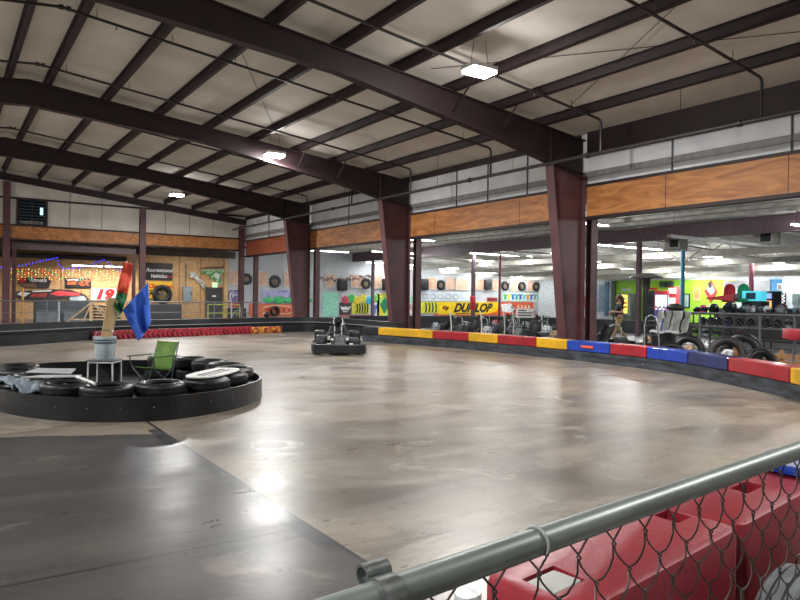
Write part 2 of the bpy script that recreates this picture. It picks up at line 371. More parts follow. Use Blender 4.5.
m = MB(); m.rbox(-.6, .5, -.12, -.03, -.6, -.44, .03); m.build('ledge_bundle', mat('grey_bundle', (128, 130, 130), .7, c2=(80, 82, 84), scale=8), wn)

# high bay lights
GLOW = mat('high_bay_glow', (255, 252, 250), .5, emit=BAY_E)
spots = [(9.4, 11.0, 'brightest square hanging light, nearest the camera'), (9.4, 21.7, 'middle one of the three hanging lights'), (9.4, 33.4, 'farthest and smallest of the three hanging lights'), (9.4, .2, 'hanging light behind the camera'), (-4.8, 11, 'hanging light left of the frame'), (-4.8, 21.7, 'hanging light left of the frame, farther'), (-4.8, .2, 'hanging light behind the camera on the left'), (-4.8, 33.4, 'hanging light far left of the frame')]
for i, (x, y, lab) in enumerate(spots):
    z = 6.42
    h = thing('high_bay_light', lab, 'ceiling light', (x, y, z), 0, 'hanging high bay lights')
    m = MB(); m.rbox(-.33, .33, -.24, .24, -.0, .1, .03); m.build('housing', WHITE, h)
    m = MB(); m.rbox(-.31, .31, -.22, .22, -.07, -.002, .03); m.build('diffuser', GLOW, h)
    for a in (-.25, .25):
        m = MB(); m.tube([(a, 0, .1), (a*.6, 0, zr(x)+.225-z)], .006, 5); m.build('hanger_wire', DKMET, h)
    ld = bpy.data.lights.new('high_bay_lamp', 'AREA'); ld.shape = 'RECTANGLE'; ld.size = .6; ld.size_y = .42; ld.energy = HALL_W; ld.color = (1, .995, .975); ld.spread = R(170)
    lo = bpy.data.objects.new('lamp', ld); COL.objects.link(lo); lo.parent = h; lo.location = (0, 0, -.09)
    lu = bpy.data.lights.new('added_hall_fill', 'POINT'); lu.energy = HALL_W*.3; lu.shadow_soft_size = .15; lu.color = (1, .97, .94)  # added fill to brighten the roof; the fixture itself sends nothing upward
    lo = bpy.data.objects.new('added_fill', lu); COL.objects.link(lo); lo.parent = h; lo.location = (0, 0, -.16)

# sprinkler pipes
PIPE = mat('pipe_grey', (66, 60, 60), .45, .3)
m = MB(); m.tube([(0, -10, 0), (0, 38.2, 0)], .05, 10)
for y in (2, 7.9, 12, 16.8, 21, 26, 31, 35): m.tube([(0, y-.05, 0), (0, y+.05, 0)], .075, 10)
mp_ = thing('sprinkler_main_pipe', 'thick dark pipe running the length of the side wall below the eave', 'pipe', (14.0, 0, 5.38))
m.build('pipe', PIPE, mp_)
for y in (4, 9.3, 14.8, 18.5, 25, 29, 34.5):
    m = MB(); m.tube([(0, y, 0), (0, y, zr(14)-5.38+.1)], .008, 5); m.build('hanger_rod', PIPE, mp_)
bl = ['rightmost sprinkler branch pipe, crossing the upper right', 'sprinkler branch pipe passing behind the brightest light', 'sprinkler branch pipe just in front of the middle beam', 'sprinkler branch pipe just behind the middle beam', 'sprinkler branch pipe in front of the farthest full roof beam', 'sprinkler branch pipe behind the farthest full roof beam', 'farthest sprinkler branch pipe']
for i, y in enumerate([7.44, 11.57, 15.79, 20.1, 24.36, 28.53, 33.0]):
    b = thing('sprinkler_branch_pipe', bl[i], 'pipe', (14, y, 5.38), 0, 'sprinkler branch pipes')
    def zb(x): return zr(x)-.02-.10-5.38
    pts = [(0, 0, .0), (0, 0, zb(14)-.1), (-.04, 0, zb(14)-.03), (-.12, 0, zb(14))]+[(x-14, 0, zb(x)) for x in (12, 9, 6, 3.4, 2, .6, -2, -6, -10)]
    m = MB(); m.tube(pts, .032, 8); m.build('pipe', PIPE, b)
    m = MB()
    for q in (0, 1): m.tube([(2.05-14+.14*q-.09, 0, zb(2)), (2.05-14+.14*q, 0, zb(2))], .055, 8)
    m.build('coupling', PIPE, b)
    m = MB()
    for x in (12.9, 10.4, 8.9, 7.3, 5.8, 4.3, 2.7, -1, -4, -7):
        m.tube([(x-14, 0, zb(x)), (x-14, 0, zb(x)-.0+.2)], .007, 5); 
    m.build('hanger_rod', PIPE, b)
    for x in (11.6, 8.6, 5.6, 3.1):
        m = MB(); m.tube([(x-14, 0, zb(x)-.09), (x-14, 0, zb(x))], .012, 6); m.lathe([(.001, -.1), (.028, -.095), (.028, -.09)], 8, Matrix.Translation((x-14, 0, zb(x)))); m.build('sprinkler_head', GREYMET, b)
# crossing brace rods under the roof in the two near bays
for (a, b, lab) in (((13.9, 5, 0), (9.6, 13, 0), 'thin diagonal rod under the roof at the upper right'), ((9.6, 5, 0), (13.9, 13, 0), 'thin crossing diagonal rod under the roof at the upper right'), ((4.9, 14, 0), (9.4, 21.5, 0), 'thin diagonal rod under the roof in the middle bay')):
    q_ = .19-.02*(a[0] < 10); m = MB(); m.tube([(a[0], a[1], zr(a[0])+q_), (b[0], b[1], zr(b[0])+q_)], .008, 5); tag(m.build('brace_rod', STEELD), lab, 'rod', 'roof brace rods')

def yat(px, X): d = _ray(px, 305); return d.y*X/d.x

# ---------------------------------------------------------------- track barriers
def smooth_path(pts, n=6, closed=False):
    P = [Vector((p[0], p[1], 0)) for p in pts]; out = []; m = len(P)
    for i in range(m if closed else m-1):
        p0 = P[i-1] if (i or closed) else P[0]; p1 = P[i]; p2 = P[(i+1) % m]; p3 = P[(i+2) % m] if (closed or i < m-2) else P[-1]
        for k in range(n):
            t = k/n
            out.append(.5*((2*p1)+(-p0+p2)*t+(2*p0-5*p1+4*p2-p3)*t*t+(-p0+3*p1-3*p2+p3)*t**3))
    if not closed: out.append(P[-1])
    return out
def ribbon(mb, path, d0, d1, z0, z1, closed=False, wob=0):
    """a wall of real thickness following a path: from d0 to d1 to the left of it, z0..z1"""
    n = len(path); vs = []
    for i, p in enumerate(path):
        a = path[i-1] if (i or closed) else p; b = path[(i+1) % n] if (closed or i < n-1) else p
        t = (b-a).normalized(); q = Vector((-t.y, t.x, 0)); k = wob*noise.noise(p*1.7)
        for d, z in ((d0+k, z0), (d1+k, z0), (d1, z1), (d0, z1)): vs.append((p.x+q.x*d, p.y+q.y*d, z))
    fs = []
    for i in range(n if closed else n-1):
        j = (i+1) % n
        for k in range(4): fs.append((i*4+k, i*4+(k+1) % 4, j*4+(k+1) % 4, j*4+k))
    if not closed: fs += [(0, 1, 2, 3), tuple((n-1)*4+k for k in (3, 2, 1, 0))]
    return mb.add(vs, fs)
bpath = [(12.35, 20.6), (12.6, 19.8), (12.82, 18.9), (13.2, 17.2), (13.45, 15.8), (13.57, 14.2), (13.62, 12.4), (13.6, 11), (13.52, 9.9), (13.2, 8.7), (12.75, 7.7), (12.2, 6.6), (11.6, 5.6), (10.9, 4.7), (10.1, 3.8), (9.2, 3)]
BP = smooth_path(bpath, 8)
m = MB(); ribbon(m, BP, 0, .34, 0, .255, wob=.02)
tag(m.build('foam_kerb', mat('scuffed_black_foam', (60, 66, 74), .6, c2=(18, 20, 24), scale=2.5, stretch=(1, 1, 4), bump=.3)), 'scuffed black base running under the coloured barrier blocks', 'barrier')
YEL, RED, BLU, NAV = (218, 166, 20), (156, 20, 34), (16, 56, 156), (14, 32, 92)
segs = [(20.6, 19.9, 'dark'), (19.9, 17.5, YEL), (17.5, 16.05, RED), (16.05, 14.85, YEL), (14.85, 13.35, RED), (13.35, 12.25, YEL), (12.25, 10.85, BLU), (10.85, 9.72, RED), (9.72, 8.42, BLU), (8.42, 7.2, NAV), (7.2, 5.62, RED), (5.62, 4.3, YEL), (4.3, 3.0, RED)]
labs = ['black end block where the coloured barrier starts, near the go-kart', 'leftmost yellow barrier block, beside the black end block', 'leftmost red barrier block, between two yellow ones', 'middle yellow barrier block, between two red ones', 'red barrier block just left of the widest column', 'yellow barrier block at the foot of the widest column', 'blue barrier block with a small orange mark', 'red barrier block between two blue ones', 'bright blue barrier block in front of the hand truck and tires', 'darker navy barrier block next to the bright blue one', 'rightmost red barrier block, long and near', 'yellow barrier block cut by the right edge', 'red barrier block beyond the right edge']
PC = {}
for (ya, yb, c), lab in zip(segs, labs):
    g = .012; pa = []
    def atp(y):
        for a, b in zip(BP, BP[1:]):
            if a.y >= y >= b.y: return a.lerp(b, (a.y-y)/(a.y-b.y+1e-9))
    n = 6; pa = [atp(ya-g-(ya-yb-2*g)*i/n) for i in range(n+1)]
    pa = [p for p in pa if p]
    nm = 'black' if c == 'dark' else {YEL: 'yellow', RED: 'red', BLU: 'blue', NAV: 'navy'}[c]
    mm = RUB if c == 'dark' else mat('barrier_'+nm, c, .42, c2=tuple(int(v*.84) for v in c), scale=2, bump=.1, coat=.15, detail=7)
    m = MB(); ribbon(m, pa, -.02, .36, .262, .52)
    o = tag(m.build('barrier_block', mm, bevel=.02), lab, 'barrier block', 'coloured barrier blocks')
    if c == BLU and ya > 12:
        q = pa[3]; t = (pa[4]-pa[2]).normalized()
        s = MB(); s.box(-.2, .2, -.004, .004, -.03, .03); s.build('orange_mark', mat('orange_mark', (232, 90, 50), .5), o, (q.x-.045, q.y, .39), math.atan2(t.y, t.x))
# far curb: lower black run, upper black run, red chevron rubber in front
fp = smooth_path([(-3.5, 21.2), (-1, 22.2), (1.4, 23.1), (2.6, 23.9), (3.8, 24.85), (6, 25.7), (8.3, 26.3), (9.9, 26.75), (12.2, 27.4), (13.5, 27.4), (14.15, 26.4), (14.3, 24), (14.2, 21.2)], 8)
m = MB(); ribbon(m, fp, -.35, 0, 0, .3, wob=.03)
tag(m.build('curb_barrier', mat('curb_foam', (18, 21, 25), .45, c2=(9, 10, 13), scale=1.3, stretch=(1, 1, 3), bump=.2)), 'long black lower curb along the far side of the track', 'barrier')
m = MB(); ribbon(m, fp, .02, .32, .0, .62, wob=.015)
tag(m.build('curb_belt', mat('curb_belt', (20, 23, 27), .45, c2=(42, 46, 50), scale=.9, stretch=(1, 1, 2), bump=.2, lo=.45, hi=.75)), 'taller black belt barrier behind the low far curb', 'barrier')
m = MB(); ribbon(m, fp, -.08, .0, .40, .43)
tag(m.build('metal_coping', mat('cap_grey', (132, 134, 134), .5, .2)), 'pale metal capping strip running along the far curb between its two tiers', 'strip')
REDR = mat('red_rubber', (150, 34, 48), .5, c2=(116, 24, 38), scale=4, bump=.2)
seg = fp[33:59]
L_ = [0]
for a, b in zip(seg, seg[1:]): L_.append(L_[-1]+(b-a).length)
def on(s):
    for i in range(len(L_)-1):
        if L_[i] <= s <= L_[i+1]:
            t = (seg[i+1]-seg[i]).normalized(); return seg[i].lerp(seg[i+1], (s-L_[i])/(L_[i+1]-L_[i])), t
    return seg[-1], (seg[-1]-seg[-2]).normalized()
m = MB(); ribbon(m, seg, -.52, -.37, 0, .3)
s = .1
while s < L_[-1]-.15:
    p, t = on(s); M = Matrix.Translation((p.x+t.y*.53, p.y-t.x*.53, .15)) @ Matrix.Rotation(math.atan2(t.y, t.x), 4, 'Z')
    for sg in (-1, 1): m.prism([(-.05, 0), (.05, 0), (.15, sg*.13), (.05, sg*.13)], -.04, .03, 'Y', M)
    s += .2
tag(m.build('tread_barrier', REDR), 'red chevron treaded rubber strip along the far curb', 'barrier')
m = MB(); e0, t0 = on(L_[-1])
M = Matrix.Translation((e0.x, e0.y-.57, 0)) @ Matrix.Rotation(math.atan2(t0.y, t0.x), 4, 'Z')
for i in range(5): m.rbox(.02+i*.32, .30+i*.32, -.14, .1, 0, .27, .03, 2, M)
tag(m.build('yellow_block', mat('yellow_scuffed', (190, 130, 40), .55, c2=(120, 30, 34), scale=9, detail=6, lo=.45, hi=.55)), 'short yellow and red scuffed block at the right end of the chevron strip', 'barrier')

# ---------------------------------------------------------------- tyre island
isl = [(1.83, 8.84), (2.4, 8.72), (2.97, 8.86), (3.52, 9.2), (4.05, 9.78), (4.33, 10.5), (4.42, 11.5), (4.27, 12.6), (3.85, 13.35), (3.1, 13.8), (2.4, 13.95), (1.6, 13.9), (.95, 13.4), (.55, 12.6), (.42, 11.6), (.6, 10.55), (.9, 9.78), (1.32, 9.2)]
IP = smooth_path(isl, 6, True)
m = MB(); ribbon(m, IP, 0, .045, 0, .3, True)
ib = tag(m.build('island_belt', RUBD), 'black rubber belt wall ringing the tire island', 'barrier')
m = MB()
for i in range(0, len(IP), 4):
    p = IP[i]; q = IP[(i+1) % len(IP)]; t = (q-p).normalized(); a = math.atan2(t.y, t.x)
    M = Matrix.Translation((p.x, p.y, .17)) @ Matrix.Rotation(a, 4, 'Z') @ Matrix.Rotation(R(90), 4, 'X')
    m.lathe([(.001, .012), (.007, .008), (.009, 0)], 8, M)
m.build('bolt', CHROME, ib)
m = MB(); m.prism([(p.x+(2.4-p.x)*.05, p.y+(11.3-p.y)*.05) for p in IP], .001, .02, 'Z')
tag(m.build('island_mat', RUB), 'black rubber matting inside the tire island', 'mat')
def tire_prof(Ro=.33, w=.2, Ri=.2):
    h = w/2
    return [(Ri, -h*.7), (Ri+.02, -h*.86), ((Ri+Ro)/2-.02, -h), (Ro-.05, -h*.93), (Ro-.015, -h*.75), (Ro-.005, -h*.6), (Ro-.005, -h*.34), (Ro-.016, -h*.31), (Ro-.016, -h*.24), (Ro, -h*.21), (Ro, h*.21), (Ro-.016, h*.24), (Ro-.016, h*.31), (Ro-.005, h*.34), (Ro-.005, h*.6), (Ro-.015, h*.75), (Ro-.05, h*.93), ((Ri+Ro)/2+.0, h), ((Ri+Ro)/2-.03, h*.97), (Ri+.02, h*.86), (Ri, h*.7), (Ri+.03, h*.5), (Ri+.06, 0), (Ri+.03, -h*.5)]
TIRE = mat('tire_rubber', (13, 14, 17), .4, c2=(24, 26, 30), scale=5, bump=.15, lo=.4, hi=.75)
def tire(lab, loc, Ro=.33, w=.2, Ri=.2, rot=(0, 0, 0), mt=None, group=None, nm='tire', blocks=True):
    m = MB(); m.lathe(tire_prof(Ro, w, Ri), 40, closed=True)
    for i in range(40 if blocks else 0):     # shoulder blocks
        a = 2*math.pi*i/40; M = Matrix.Rotation(a, 4, 'Z')
        for sg in (-1, 1): m.box(Ro-.03, Ro+.002, -.011, .011, sg*w*.43-.012, sg*w*.43+.012, M)
    o = m.build(nm, mt or TIRE, loc=loc); o.rotation_euler = rot
    return tag(o, lab, 'tire', group)
tp = [(4.0, 11.9), (4.02, 11.22), (3.9, 10.55), (3.55, 9.97), (3.08, 9.47), (2.44, 9.24), (1.78, 9.3), (1.36, 9.82), (1.3, 10.5), (1.18, 11.17), (.98, 11.82), (1.0, 12.5), (3.86, 12.56), (3.5, 13.12)]
tl = ['{} tire inside the right bend of the island', '{} tire at the right bend, under the curve of the belt', '{} tire right of the white striped board', '{} tire under the right end of the white striped board', '{} tire under the left end of the white striped board', '{} tire at the front of the island, before the green chair', '{} tire at the front of the island, before the small table', '{} tire at the front left, beside the grey tarp', '{} tire left of the small table, under a white sheet edge', '{} tire under the pale metal sheets at the left', '{} tire at the left edge behind the pale sheets', '{} tire far left at the back of the island', '{} tire behind the green chair toward the right', '{} backmost tire at the right of the island']
t0_ = None
for i, (x, y) in enumerate(tp):
    for lv in (0, 1):
        lab = tl[i].format('upper' if lv else 'lower').replace('upper', 'top').replace('lower', 'bottom')
        j = (random.random()-.5)*.05
        loc = (x+j, y-j, .125+.2*lv)
        if t0_ is None: t0_ = tire(lab, loc, group='tires stacked inside the island', blocks=False)
        else: dup(t0_, loc, random.random()*6, lab)
# pale sheets, striped board, tarp
SHEET = mat('pale_sheet_metal', (206, 208, 210), .35, .3, c2=(180, 184, 188), scale=3)
def slab(name, lab, cat, corners, th, mt, group=None):
    m = MB(); n = len(corners); vs = [Vector(c) for c in corners]; up = Vector((0, 0, th))
    m.add(vs+[v+up for v in vs], [tuple(range(n))[::-1], tuple(range(n, 2*n))]+[(i, (i+1) % n, n+(i+1) % n, n+i) for i in range(n)])
    return tag(m.build(name, mt), lab, cat, group)
slab('metal_sheet', 'wide pale metal sheet lying on the left tires', 'sheet', [atZ(26, 372.5, .43), atZ(71, 374, .43), atZ(76, 369.3, .43), atZ(38, 368.8, .43)], .012, SHEET)
slab('metal_sheet', 'narrow pale strip in front of the wide metal sheet', 'sheet', [atZ(22, 378, .43), atZ(80, 377.3, .43), atZ(82, 375.6, .43), atZ(40, 375.8, .43)], .012, SHEET)
m = MB(); a, b = atZ(77, 377.5, .43), atZ(95, 385.5, .40); m.tube([a+Vector((0, 0, .01)), b+Vector((0, 0, .02))], .022, 6)
tag(m.build('white_pipe', WHITE), 'short white pipe pointing at the small table from the sheets', 'pipe')
c = Vector((3.3, 9.72, .44))
m = MB(); pts = []
for k in range(24):
    a = 2*math.pi*k/24; ex = math.copysign(abs(math.cos(a))**.6, math.cos(a))*.62; ey = math.copysign(abs(math.sin(a))**.7, math.sin(a))*.24; pts.append((ex, ey))
m.prism(pts, 0, .02, 'Z'); bd = tag(m.build('striped_board', WHITE, loc=c, rz=R(47)), 'white oval board with black lettering rows lying on the right front tires', 'board')
m = MB()
for i in range(13): m.prism([(-.46+i*.07, -.0), (-.42+i*.07, -.0), (-.40+i*.07, .06), (-.44+i*.07, .06)], .02, .023, 'Z')
m.box(-.5, .48, -.06, -.035, .02, .023); m.box(-.44, .4, -.13, -.11, .02, .023)
m.build('black_marks', mat('ink_black', (20, 20, 22), .5), bd)
def tarp(u, v):
    x = .66+u*.85+v*.16; y = 11.35-v*1.6
    n1 = noise.noise(Vector((x*7, y*7, 2)))*.07+noise.noise(Vector((x*17, y*17, 5)))*.035
    return Vector((x, y, max(.22, .35+.05*math.sin(u*3)+n1-.1*u)))
m = MB(); m.grid(tarp, 36, 50); tag(m.build('crumpled_tarp', mat('blue_grey_tarp', (112, 124, 136), .6, c2=(78, 88, 98), scale=14), solid=.012), 'crumpled blue grey tarp heaped inside the left of the island belt', 'tarp')

# small table, bucket with plank and flags, camp chair
tb = thing('side_table', 'small square table with white tube legs on the island', 'table', (2.28, 12.25, .02), R(-33))
m = MB(); m.rbox(-.225, .225, -.2, .2, .43, .46, .012); m.build('table_top', mat('table_top_grey', (96, 104, 112), .5), tb)
m = MB(); m.tube([(-.2, -.18, .415), (.2, -.18, .415), (.2, .18, .415), (-.2, .18, .415)], .014, 8, closed=True); m.build('top_rail', WHITE, tb)
for x in (-.2, .2):
    for y in (-.18, .18):
        m = MB(); m.tube([(x, y, .425), (x*1.03, y*1.03, 0)], .014, 8); m.build('leg', WHITE, tb)
m = MB(); m.box(-.18, .18, .15, .165, .03, .4); m.build('dark_back_panel', RUB, tb)
bk = thing('bucket', 'pale grey plastic bucket standing on the small table', 'bucket', (2.27, 12.22, .485))
BKM = mat('bucket_plastic', (186, 198, 202), .45, c2=(160, 174, 180), scale=3)
m = MB(); m.lathe([(.0001, 0), (.145, 0), (.15, .01), (.175, .35), (.185, .352), (.185, .38), (.172, .38), (.165, .35), (.14, .02), (.0001, .02)], 32); m.build('body', BKM, bk)
m = MB(); m.lathe([(.18, .27), (.187, .275), (.187, .29), (.182, .295)], 32); m.lathe([(.182, .315), (.188, .32), (.188, .328), (.183, .332)], 32); m.build('rim_band', mat('band_blue', (70, 92, 112), .5), bk)
m = MB(); m.tube([(-.187, 0, .33)]+[(-.187*math.cos(a), -.05-.03*math.sin(a), .33+.17*math.sin(a)) for a in [math.pi*i/10 for i in range(1, 10)]]+[(.187, 0, .33)], .005, 6); m.build('handle', CHROME, bk)
Yp = 12.2
def F(px, py, dy=0): return atY(px, py, Yp+dy)
m = MB(); a, b = F(103.5, 356), F(113, 298); d = (b-a).normalized(); q = Vector((0, 1, 0)); s_ = d.cross(q).normalized()
vs = [a+s_*i*.085+q*j*.02 for i in (-1, 1) for j in (-1, 1)]+[b+s_*i*.085+q*j*.02 for i in (-1, 1) for j in (-1, 1)]
m.add(vs, [(0, 1, 3, 2), (4, 6, 7, 5), (0, 4, 5, 1), (2, 3, 7, 6), (0, 2, 6, 4), (1, 5, 7, 3)])
tag(m.build('wooden_plank', WOOD), 'leaning timber plank standing in the bucket', 'plank')
def flag(name, lab, col, stick, A, B, Cc, D, wv, ph, mname):
    """cloth between the staff edge A-B and the free edge D-C"""
    st = thing(name, lab, 'flag', F(*stick[0]))
    o0 = st.location.copy()
    m = MB(); m.tube([F(*stick[0], .03)-o0, F(*stick[1], .05)-o0], .012, 8); m.build('staff', WHITE, st)
    A, B, Cc, D = F(*A), F(*B), F(*Cc), F(*D)
    def fn(u, v):
        p = (A.lerp(B, u)).lerp(D.lerp(Cc, u), v)
        w_ = math.sin(u*wv+ph+v*1.4)*.055*(.3+v)+noise.noise(Vector((u*4, v*3, ph)))*.05*v
        sag = Vector((0, 0, -.05*math.sin(math.pi*u)*v))
        return p+Vector((w_*.35, w_*1.3-.04, 0))+sag-o0
    m = MB(); m.grid(fn, 28, 28); m.build('cloth', mat(mname, col, .75, c2=tuple(int(v*.9) for v in col), scale=3), st, solid=.004)
    return st
flag('blue_flag', 'large blue flag hanging from a white staff in the bucket', (58, 108, 216), ((106, 330), (148, 283)), (122, 310), (147.5, 282.5), (150.5, 322), (137, 341), 11, .6, 'blue_cloth')
flag('red_flag', 'orange red flag drooping above the plank', (226, 78, 52), ((110, 345), (127, 261)), (116, 291), (123, 262), (132.5, 264), (127, 295), 7, 2.0, 'red_cloth')
flag('green_flag', 'small dark green flag bunched below the red one', (24, 104, 62), ((108, 340), (119, 292)), (113, 306), (117, 291), (127, 294), (119, 315), 9, 4.0, 'green_cloth')
# camp chair: +x is forward
ch = thing('camp_chair', 'green folding camp chair on the tire island', 'chair', (2.87, 11.45, .02), R(210)); ch.scale = (.9, .9, .9)
GRN = mat('green_canvas', (110, 146, 66), .75, c2=(88, 122, 50), scale=4); TUB = mat('chair_tube', (74, 80, 84), .4, .5)
def quad_sheet(nm, A, B, C_, D, sag, par, mt, th=.006):
    A, B, C_, D = map(Vector, (A, B, C_, D)); nrm = (B-A).cross(D-A).normalized()
    m = MB(); m.grid(lambda u, v: (A.lerp(B, u)).lerp(D.lerp(C_, u), v)-nrm*sag*math.sin(math.pi*u)*math.sin(math.pi*min(1, v*1.0)), 12, 10); return m.build(nm, mt, par, solid=th)
quad_sheet('seat', (.24, .25, .43), (.24, -.25, .43), (-.2, -.24, .36), (-.2, .24, .36), -.05, ch, GRN)
quad_sheet('backrest', (-.2, .24, .36), (-.2, -.24, .36), (-.36, -.25, .86), (-.36, .25, .86), .04, ch, GRN)
for s in (-1, 1):
    m = MB(); m.tube([(-.12, s*.27, 0), (-.37, s*.26, .87)], .011, 8); m.build('back_post', TUB, ch)
    m = MB(); m.tube([(.26, s*.27, .0), (-.25, s*.26, .42)], .010, 8); m.build('leg', TUB, ch)
    m = MB(); m.tube([(-.25, s*.27, 0), (.25, s*.26, .43)], .010, 8); m.build('leg', TUB, ch)
    m = MB(); m.tube([(.25, s*.26, .43), (.28, s*.29, .62)], .010, 8); m.build('arm_post', TUB, ch)
    m = MB(); m.rbox(-.28, .32, s*.29-.03, s*.29+.03, .61, .63, .008); m.build('armrest', mat('armrest_dark', (60, 84, 44), .7), ch)
m = MB(); m.tube([(.26, .27, 0), (.25, -.26, .43)], .009, 8); m.tube([(.26, -.27, 0), (.25, .26, .43)], .009, 8); m.build('front_brace', TUB, ch)
m = MB(); m.tube([(-.25, .27, 0), (-.2, -.25, .4)], .009, 8); m.tube([(-.25, -.27, 0), (-.2, .25, .4)], .009, 8); m.build('rear_brace', TUB, ch)

# ---------------------------------------------------------------- people
def skin(name, J, E, mt, par, sub=1, part=True):
    me = bpy.data.meshes.new(name); ks = list(J); me.from_pydata([J[k][0] for k in ks], [(ks.index(a), ks.index(b)) for a, b in E], [])
    o = bpy.data.objects.new(name, me); COL.objects.link(o)
    o.modifiers.new('skin', 'SKIN')
    for i, k in enumerate(ks):
        r = J[k][1]; me.skin_vertices[0].data[i].radius = r if isinstance(r, tuple) else (r, r)
    me.skin_vertices[0].data[0].use_root = True
    s = o.modifiers.new('sub', 'SUBSURF'); s.levels = s.render_levels = sub+1
    dg = bpy.context.evaluated_depsgraph_get(); dg.update()
    me2 = bpy.data.meshes.new_from_object(o.evaluated_get(dg)); bpy.data.objects.remove(o)
    for p in me2.polygons: p.use_smooth = True
    me2.materials.clear(); me2.materials.append(mt)
    o = bpy.data.objects.new(name, me2); COL.objects.link(o)
    if par: o.parent = par
    return o
SKIN = mat('skin', (198, 150, 122), .55); BLKC = mat('black_cloth', (26, 27, 32), .8); KHAKI = mat('khaki_cloth', (168, 146, 108), .8, c2=(146, 124, 88), scale=9)
HAIR = mat('brown_hair', (70, 44, 32), .6, c2=(96, 62, 44), scale=30, stretch=(1, 1, .1))
def walker():
    # local +x = walking direction
    pr = thing('person', 'person with long brown hair, black t-shirt and khaki trousers walking left with arms bent', 'person', (21.3, 16.6, 0), R(180-30))
    K = 1.0
    J = {'pel': ((0, 0, .95), (.12, .15)), 'wai': ((.01, 0, 1.08), (.11, .14)), 'che': ((.02, 0, 1.3), (.125, .17)), 'nk': ((.01, 0, 1.47), .06), 'hd0': ((.03, 0, 1.56), .075), 'hd1': ((.035, 0, 1.66), .098), 'hd2': ((.03, 0, 1.74), .07)}
    E = [('pel', 'wai'), ('wai', 'che'), ('che', 'nk'), ('nk', 'hd0'), ('hd0', 'hd1'), ('hd1', 'hd2')]
    legs = {1: [(.02, .52), (.18, .52, .0), (.14, .09)], -1: None}
    for s, hip, kn, an, to in ((1, (.0, .09, .88), (.2, .1, .5), (.27, .1, .09), (.42, .1, .035)), (-1, (0, -.09, .88), (.0, -.1, .48), (-.33, -.1, .14), (-.22, -.1, .035))):
        n = 'L' if s > 0 else 'R'
        J[n+'h'] = (hip, .095); J[n+'k'] = (kn, .062); J[n+'c'] = (tuple(kn[i]*.62+an[i]*.38 for i in range(3)), .06); J[n+'a'] = (an, .04); J[n+'t'] = (to, (.035, .04))
        E += [('pel', n+'h'), (n+'h', n+'k'), (n+'k', n+'c'), (n+'c', n+'a'), (n+'a', n+'t')]
        sh = (.01, s*.19, 1.4); el = (-.02+.08*(s < 0), s*.235, 1.12); wr = (.24, s*.16, 1.08+.06*(s > 0))
        J[n+'s'] = (sh, .058); J[n+'e'] = (el, .042); J[n+'w'] = (wr, .028); J[n+'p'] = ((wr[0]+.06, wr[1]-s*.02, wr[2]), (.022, .04))
        E += [('che', n+'s'), (n+'s', n+'e'), (n+'e', n+'w'), (n+'w', n+'p')]
        for q in range(4):
            f = n+'f%d' % q; J[f] = ((wr[0]+.12+.012*(q in (1, 2)), wr[1]-s*.03, wr[2]+.03-.02*q), .009); J[f+'b'] = ((wr[0]+.15, wr[1]-s*.05, wr[2]+.015-.02*q), .008)
            E += [(n+'p', f), (f, f+'b')]
        J[n+'th'] = ((wr[0]+.08, wr[1]-s*.06, wr[2]+.05), .01); E.append((n+'p', n+'th'))
    skin('body', J, E, SKIN, pr)
    S = {'a': ((.005, 0, .9), (.15, .185)), 'b': ((.01, 0, 1.1), (.135, .17)), 'c': ((.02, 0, 1.3), (.14, .185)), 'd': ((.01, 0, 1.43), (.08, .1))}
    Es = [('a', 'b'), ('b', 'c'), ('c', 'd')]
    for s in (1, -1):
        S['s%d' % s] = ((.01, s*.19, 1.4), .075); S['e%d' % s] = ((.0, s*.225, 1.22), .066); Es += [('c', 's%d' % s), ('s%d' % s, 'e%d' % s)]
    skin('t_shirt', S, Es, BLKC, pr)
    T = {'p': ((0, 0, 1.0), (.14, .175))}; Et = []
    for s, hip, kn, an in ((1, (.0, .09, .86), (.2, .1, .5), (.27, .1, .1)), (-1, (0, -.09, .86), (.0, -.1, .48), (-.33, -.1, .15))):
        n = str(s); T['h'+n] = (hip, .118); T['k'+n] = (kn, .09); T['c'+n] = (tuple(kn[i]*.5+an[i]*.5 for i in range(3)), .08); T['a'+n] = (an, .068)
        Et += [('p', 'h'+n), ('h'+n, 'k'+n), ('k'+n, 'c'+n), ('c'+n, 'a'+n)]
    skin('trousers', T, Et, KHAKI, pr)
    for ax, ay, az, r in ((.3, .1, .045, 0), (-.3, -.1, .07, 25)):
        m = MB(); M = Matrix.Translation((ax, ay, az)) @ Matrix.Rotation(R(r), 4, 'Y'); m.rbox(-.09, .19, -.05, .05, -.045, .045, .03, 3, M); m.build('shoe', mat('shoe_brown', (120, 96, 66), .7), pr)
    m = MB(); m.ball((.0, 0, 1.69), .118, 10, (1.02, .92, 1.0)); m.tube([(-.05, 0, 1.7), (-.09, 0, 1.58), (-.1, 0, 1.45), (-.1, 0, 1.34)], [.09, .095, .09, .04], 12); 
    m.build('hair', HAIR, pr)
    m = MB(); m.ball((.1, 0, 1.64), .048, 8, (1, 1, 1.2)); m.tube([(.125, 0, 1.68), (.155, 0, 1.65)], [.012, .016], 8); m.build('face', SKIN, pr)
    m = MB(); m.ball((.095, 0, 1.585), .055, 8, (.9, .95, 1)); m.build('beard', HAIR, pr)
    for s in (1, -1):
        m = MB(); m.ball((.135, s*.032, 1.685), .012, 6); m.build('eye', BLKC, pr)
    return pr
walker()

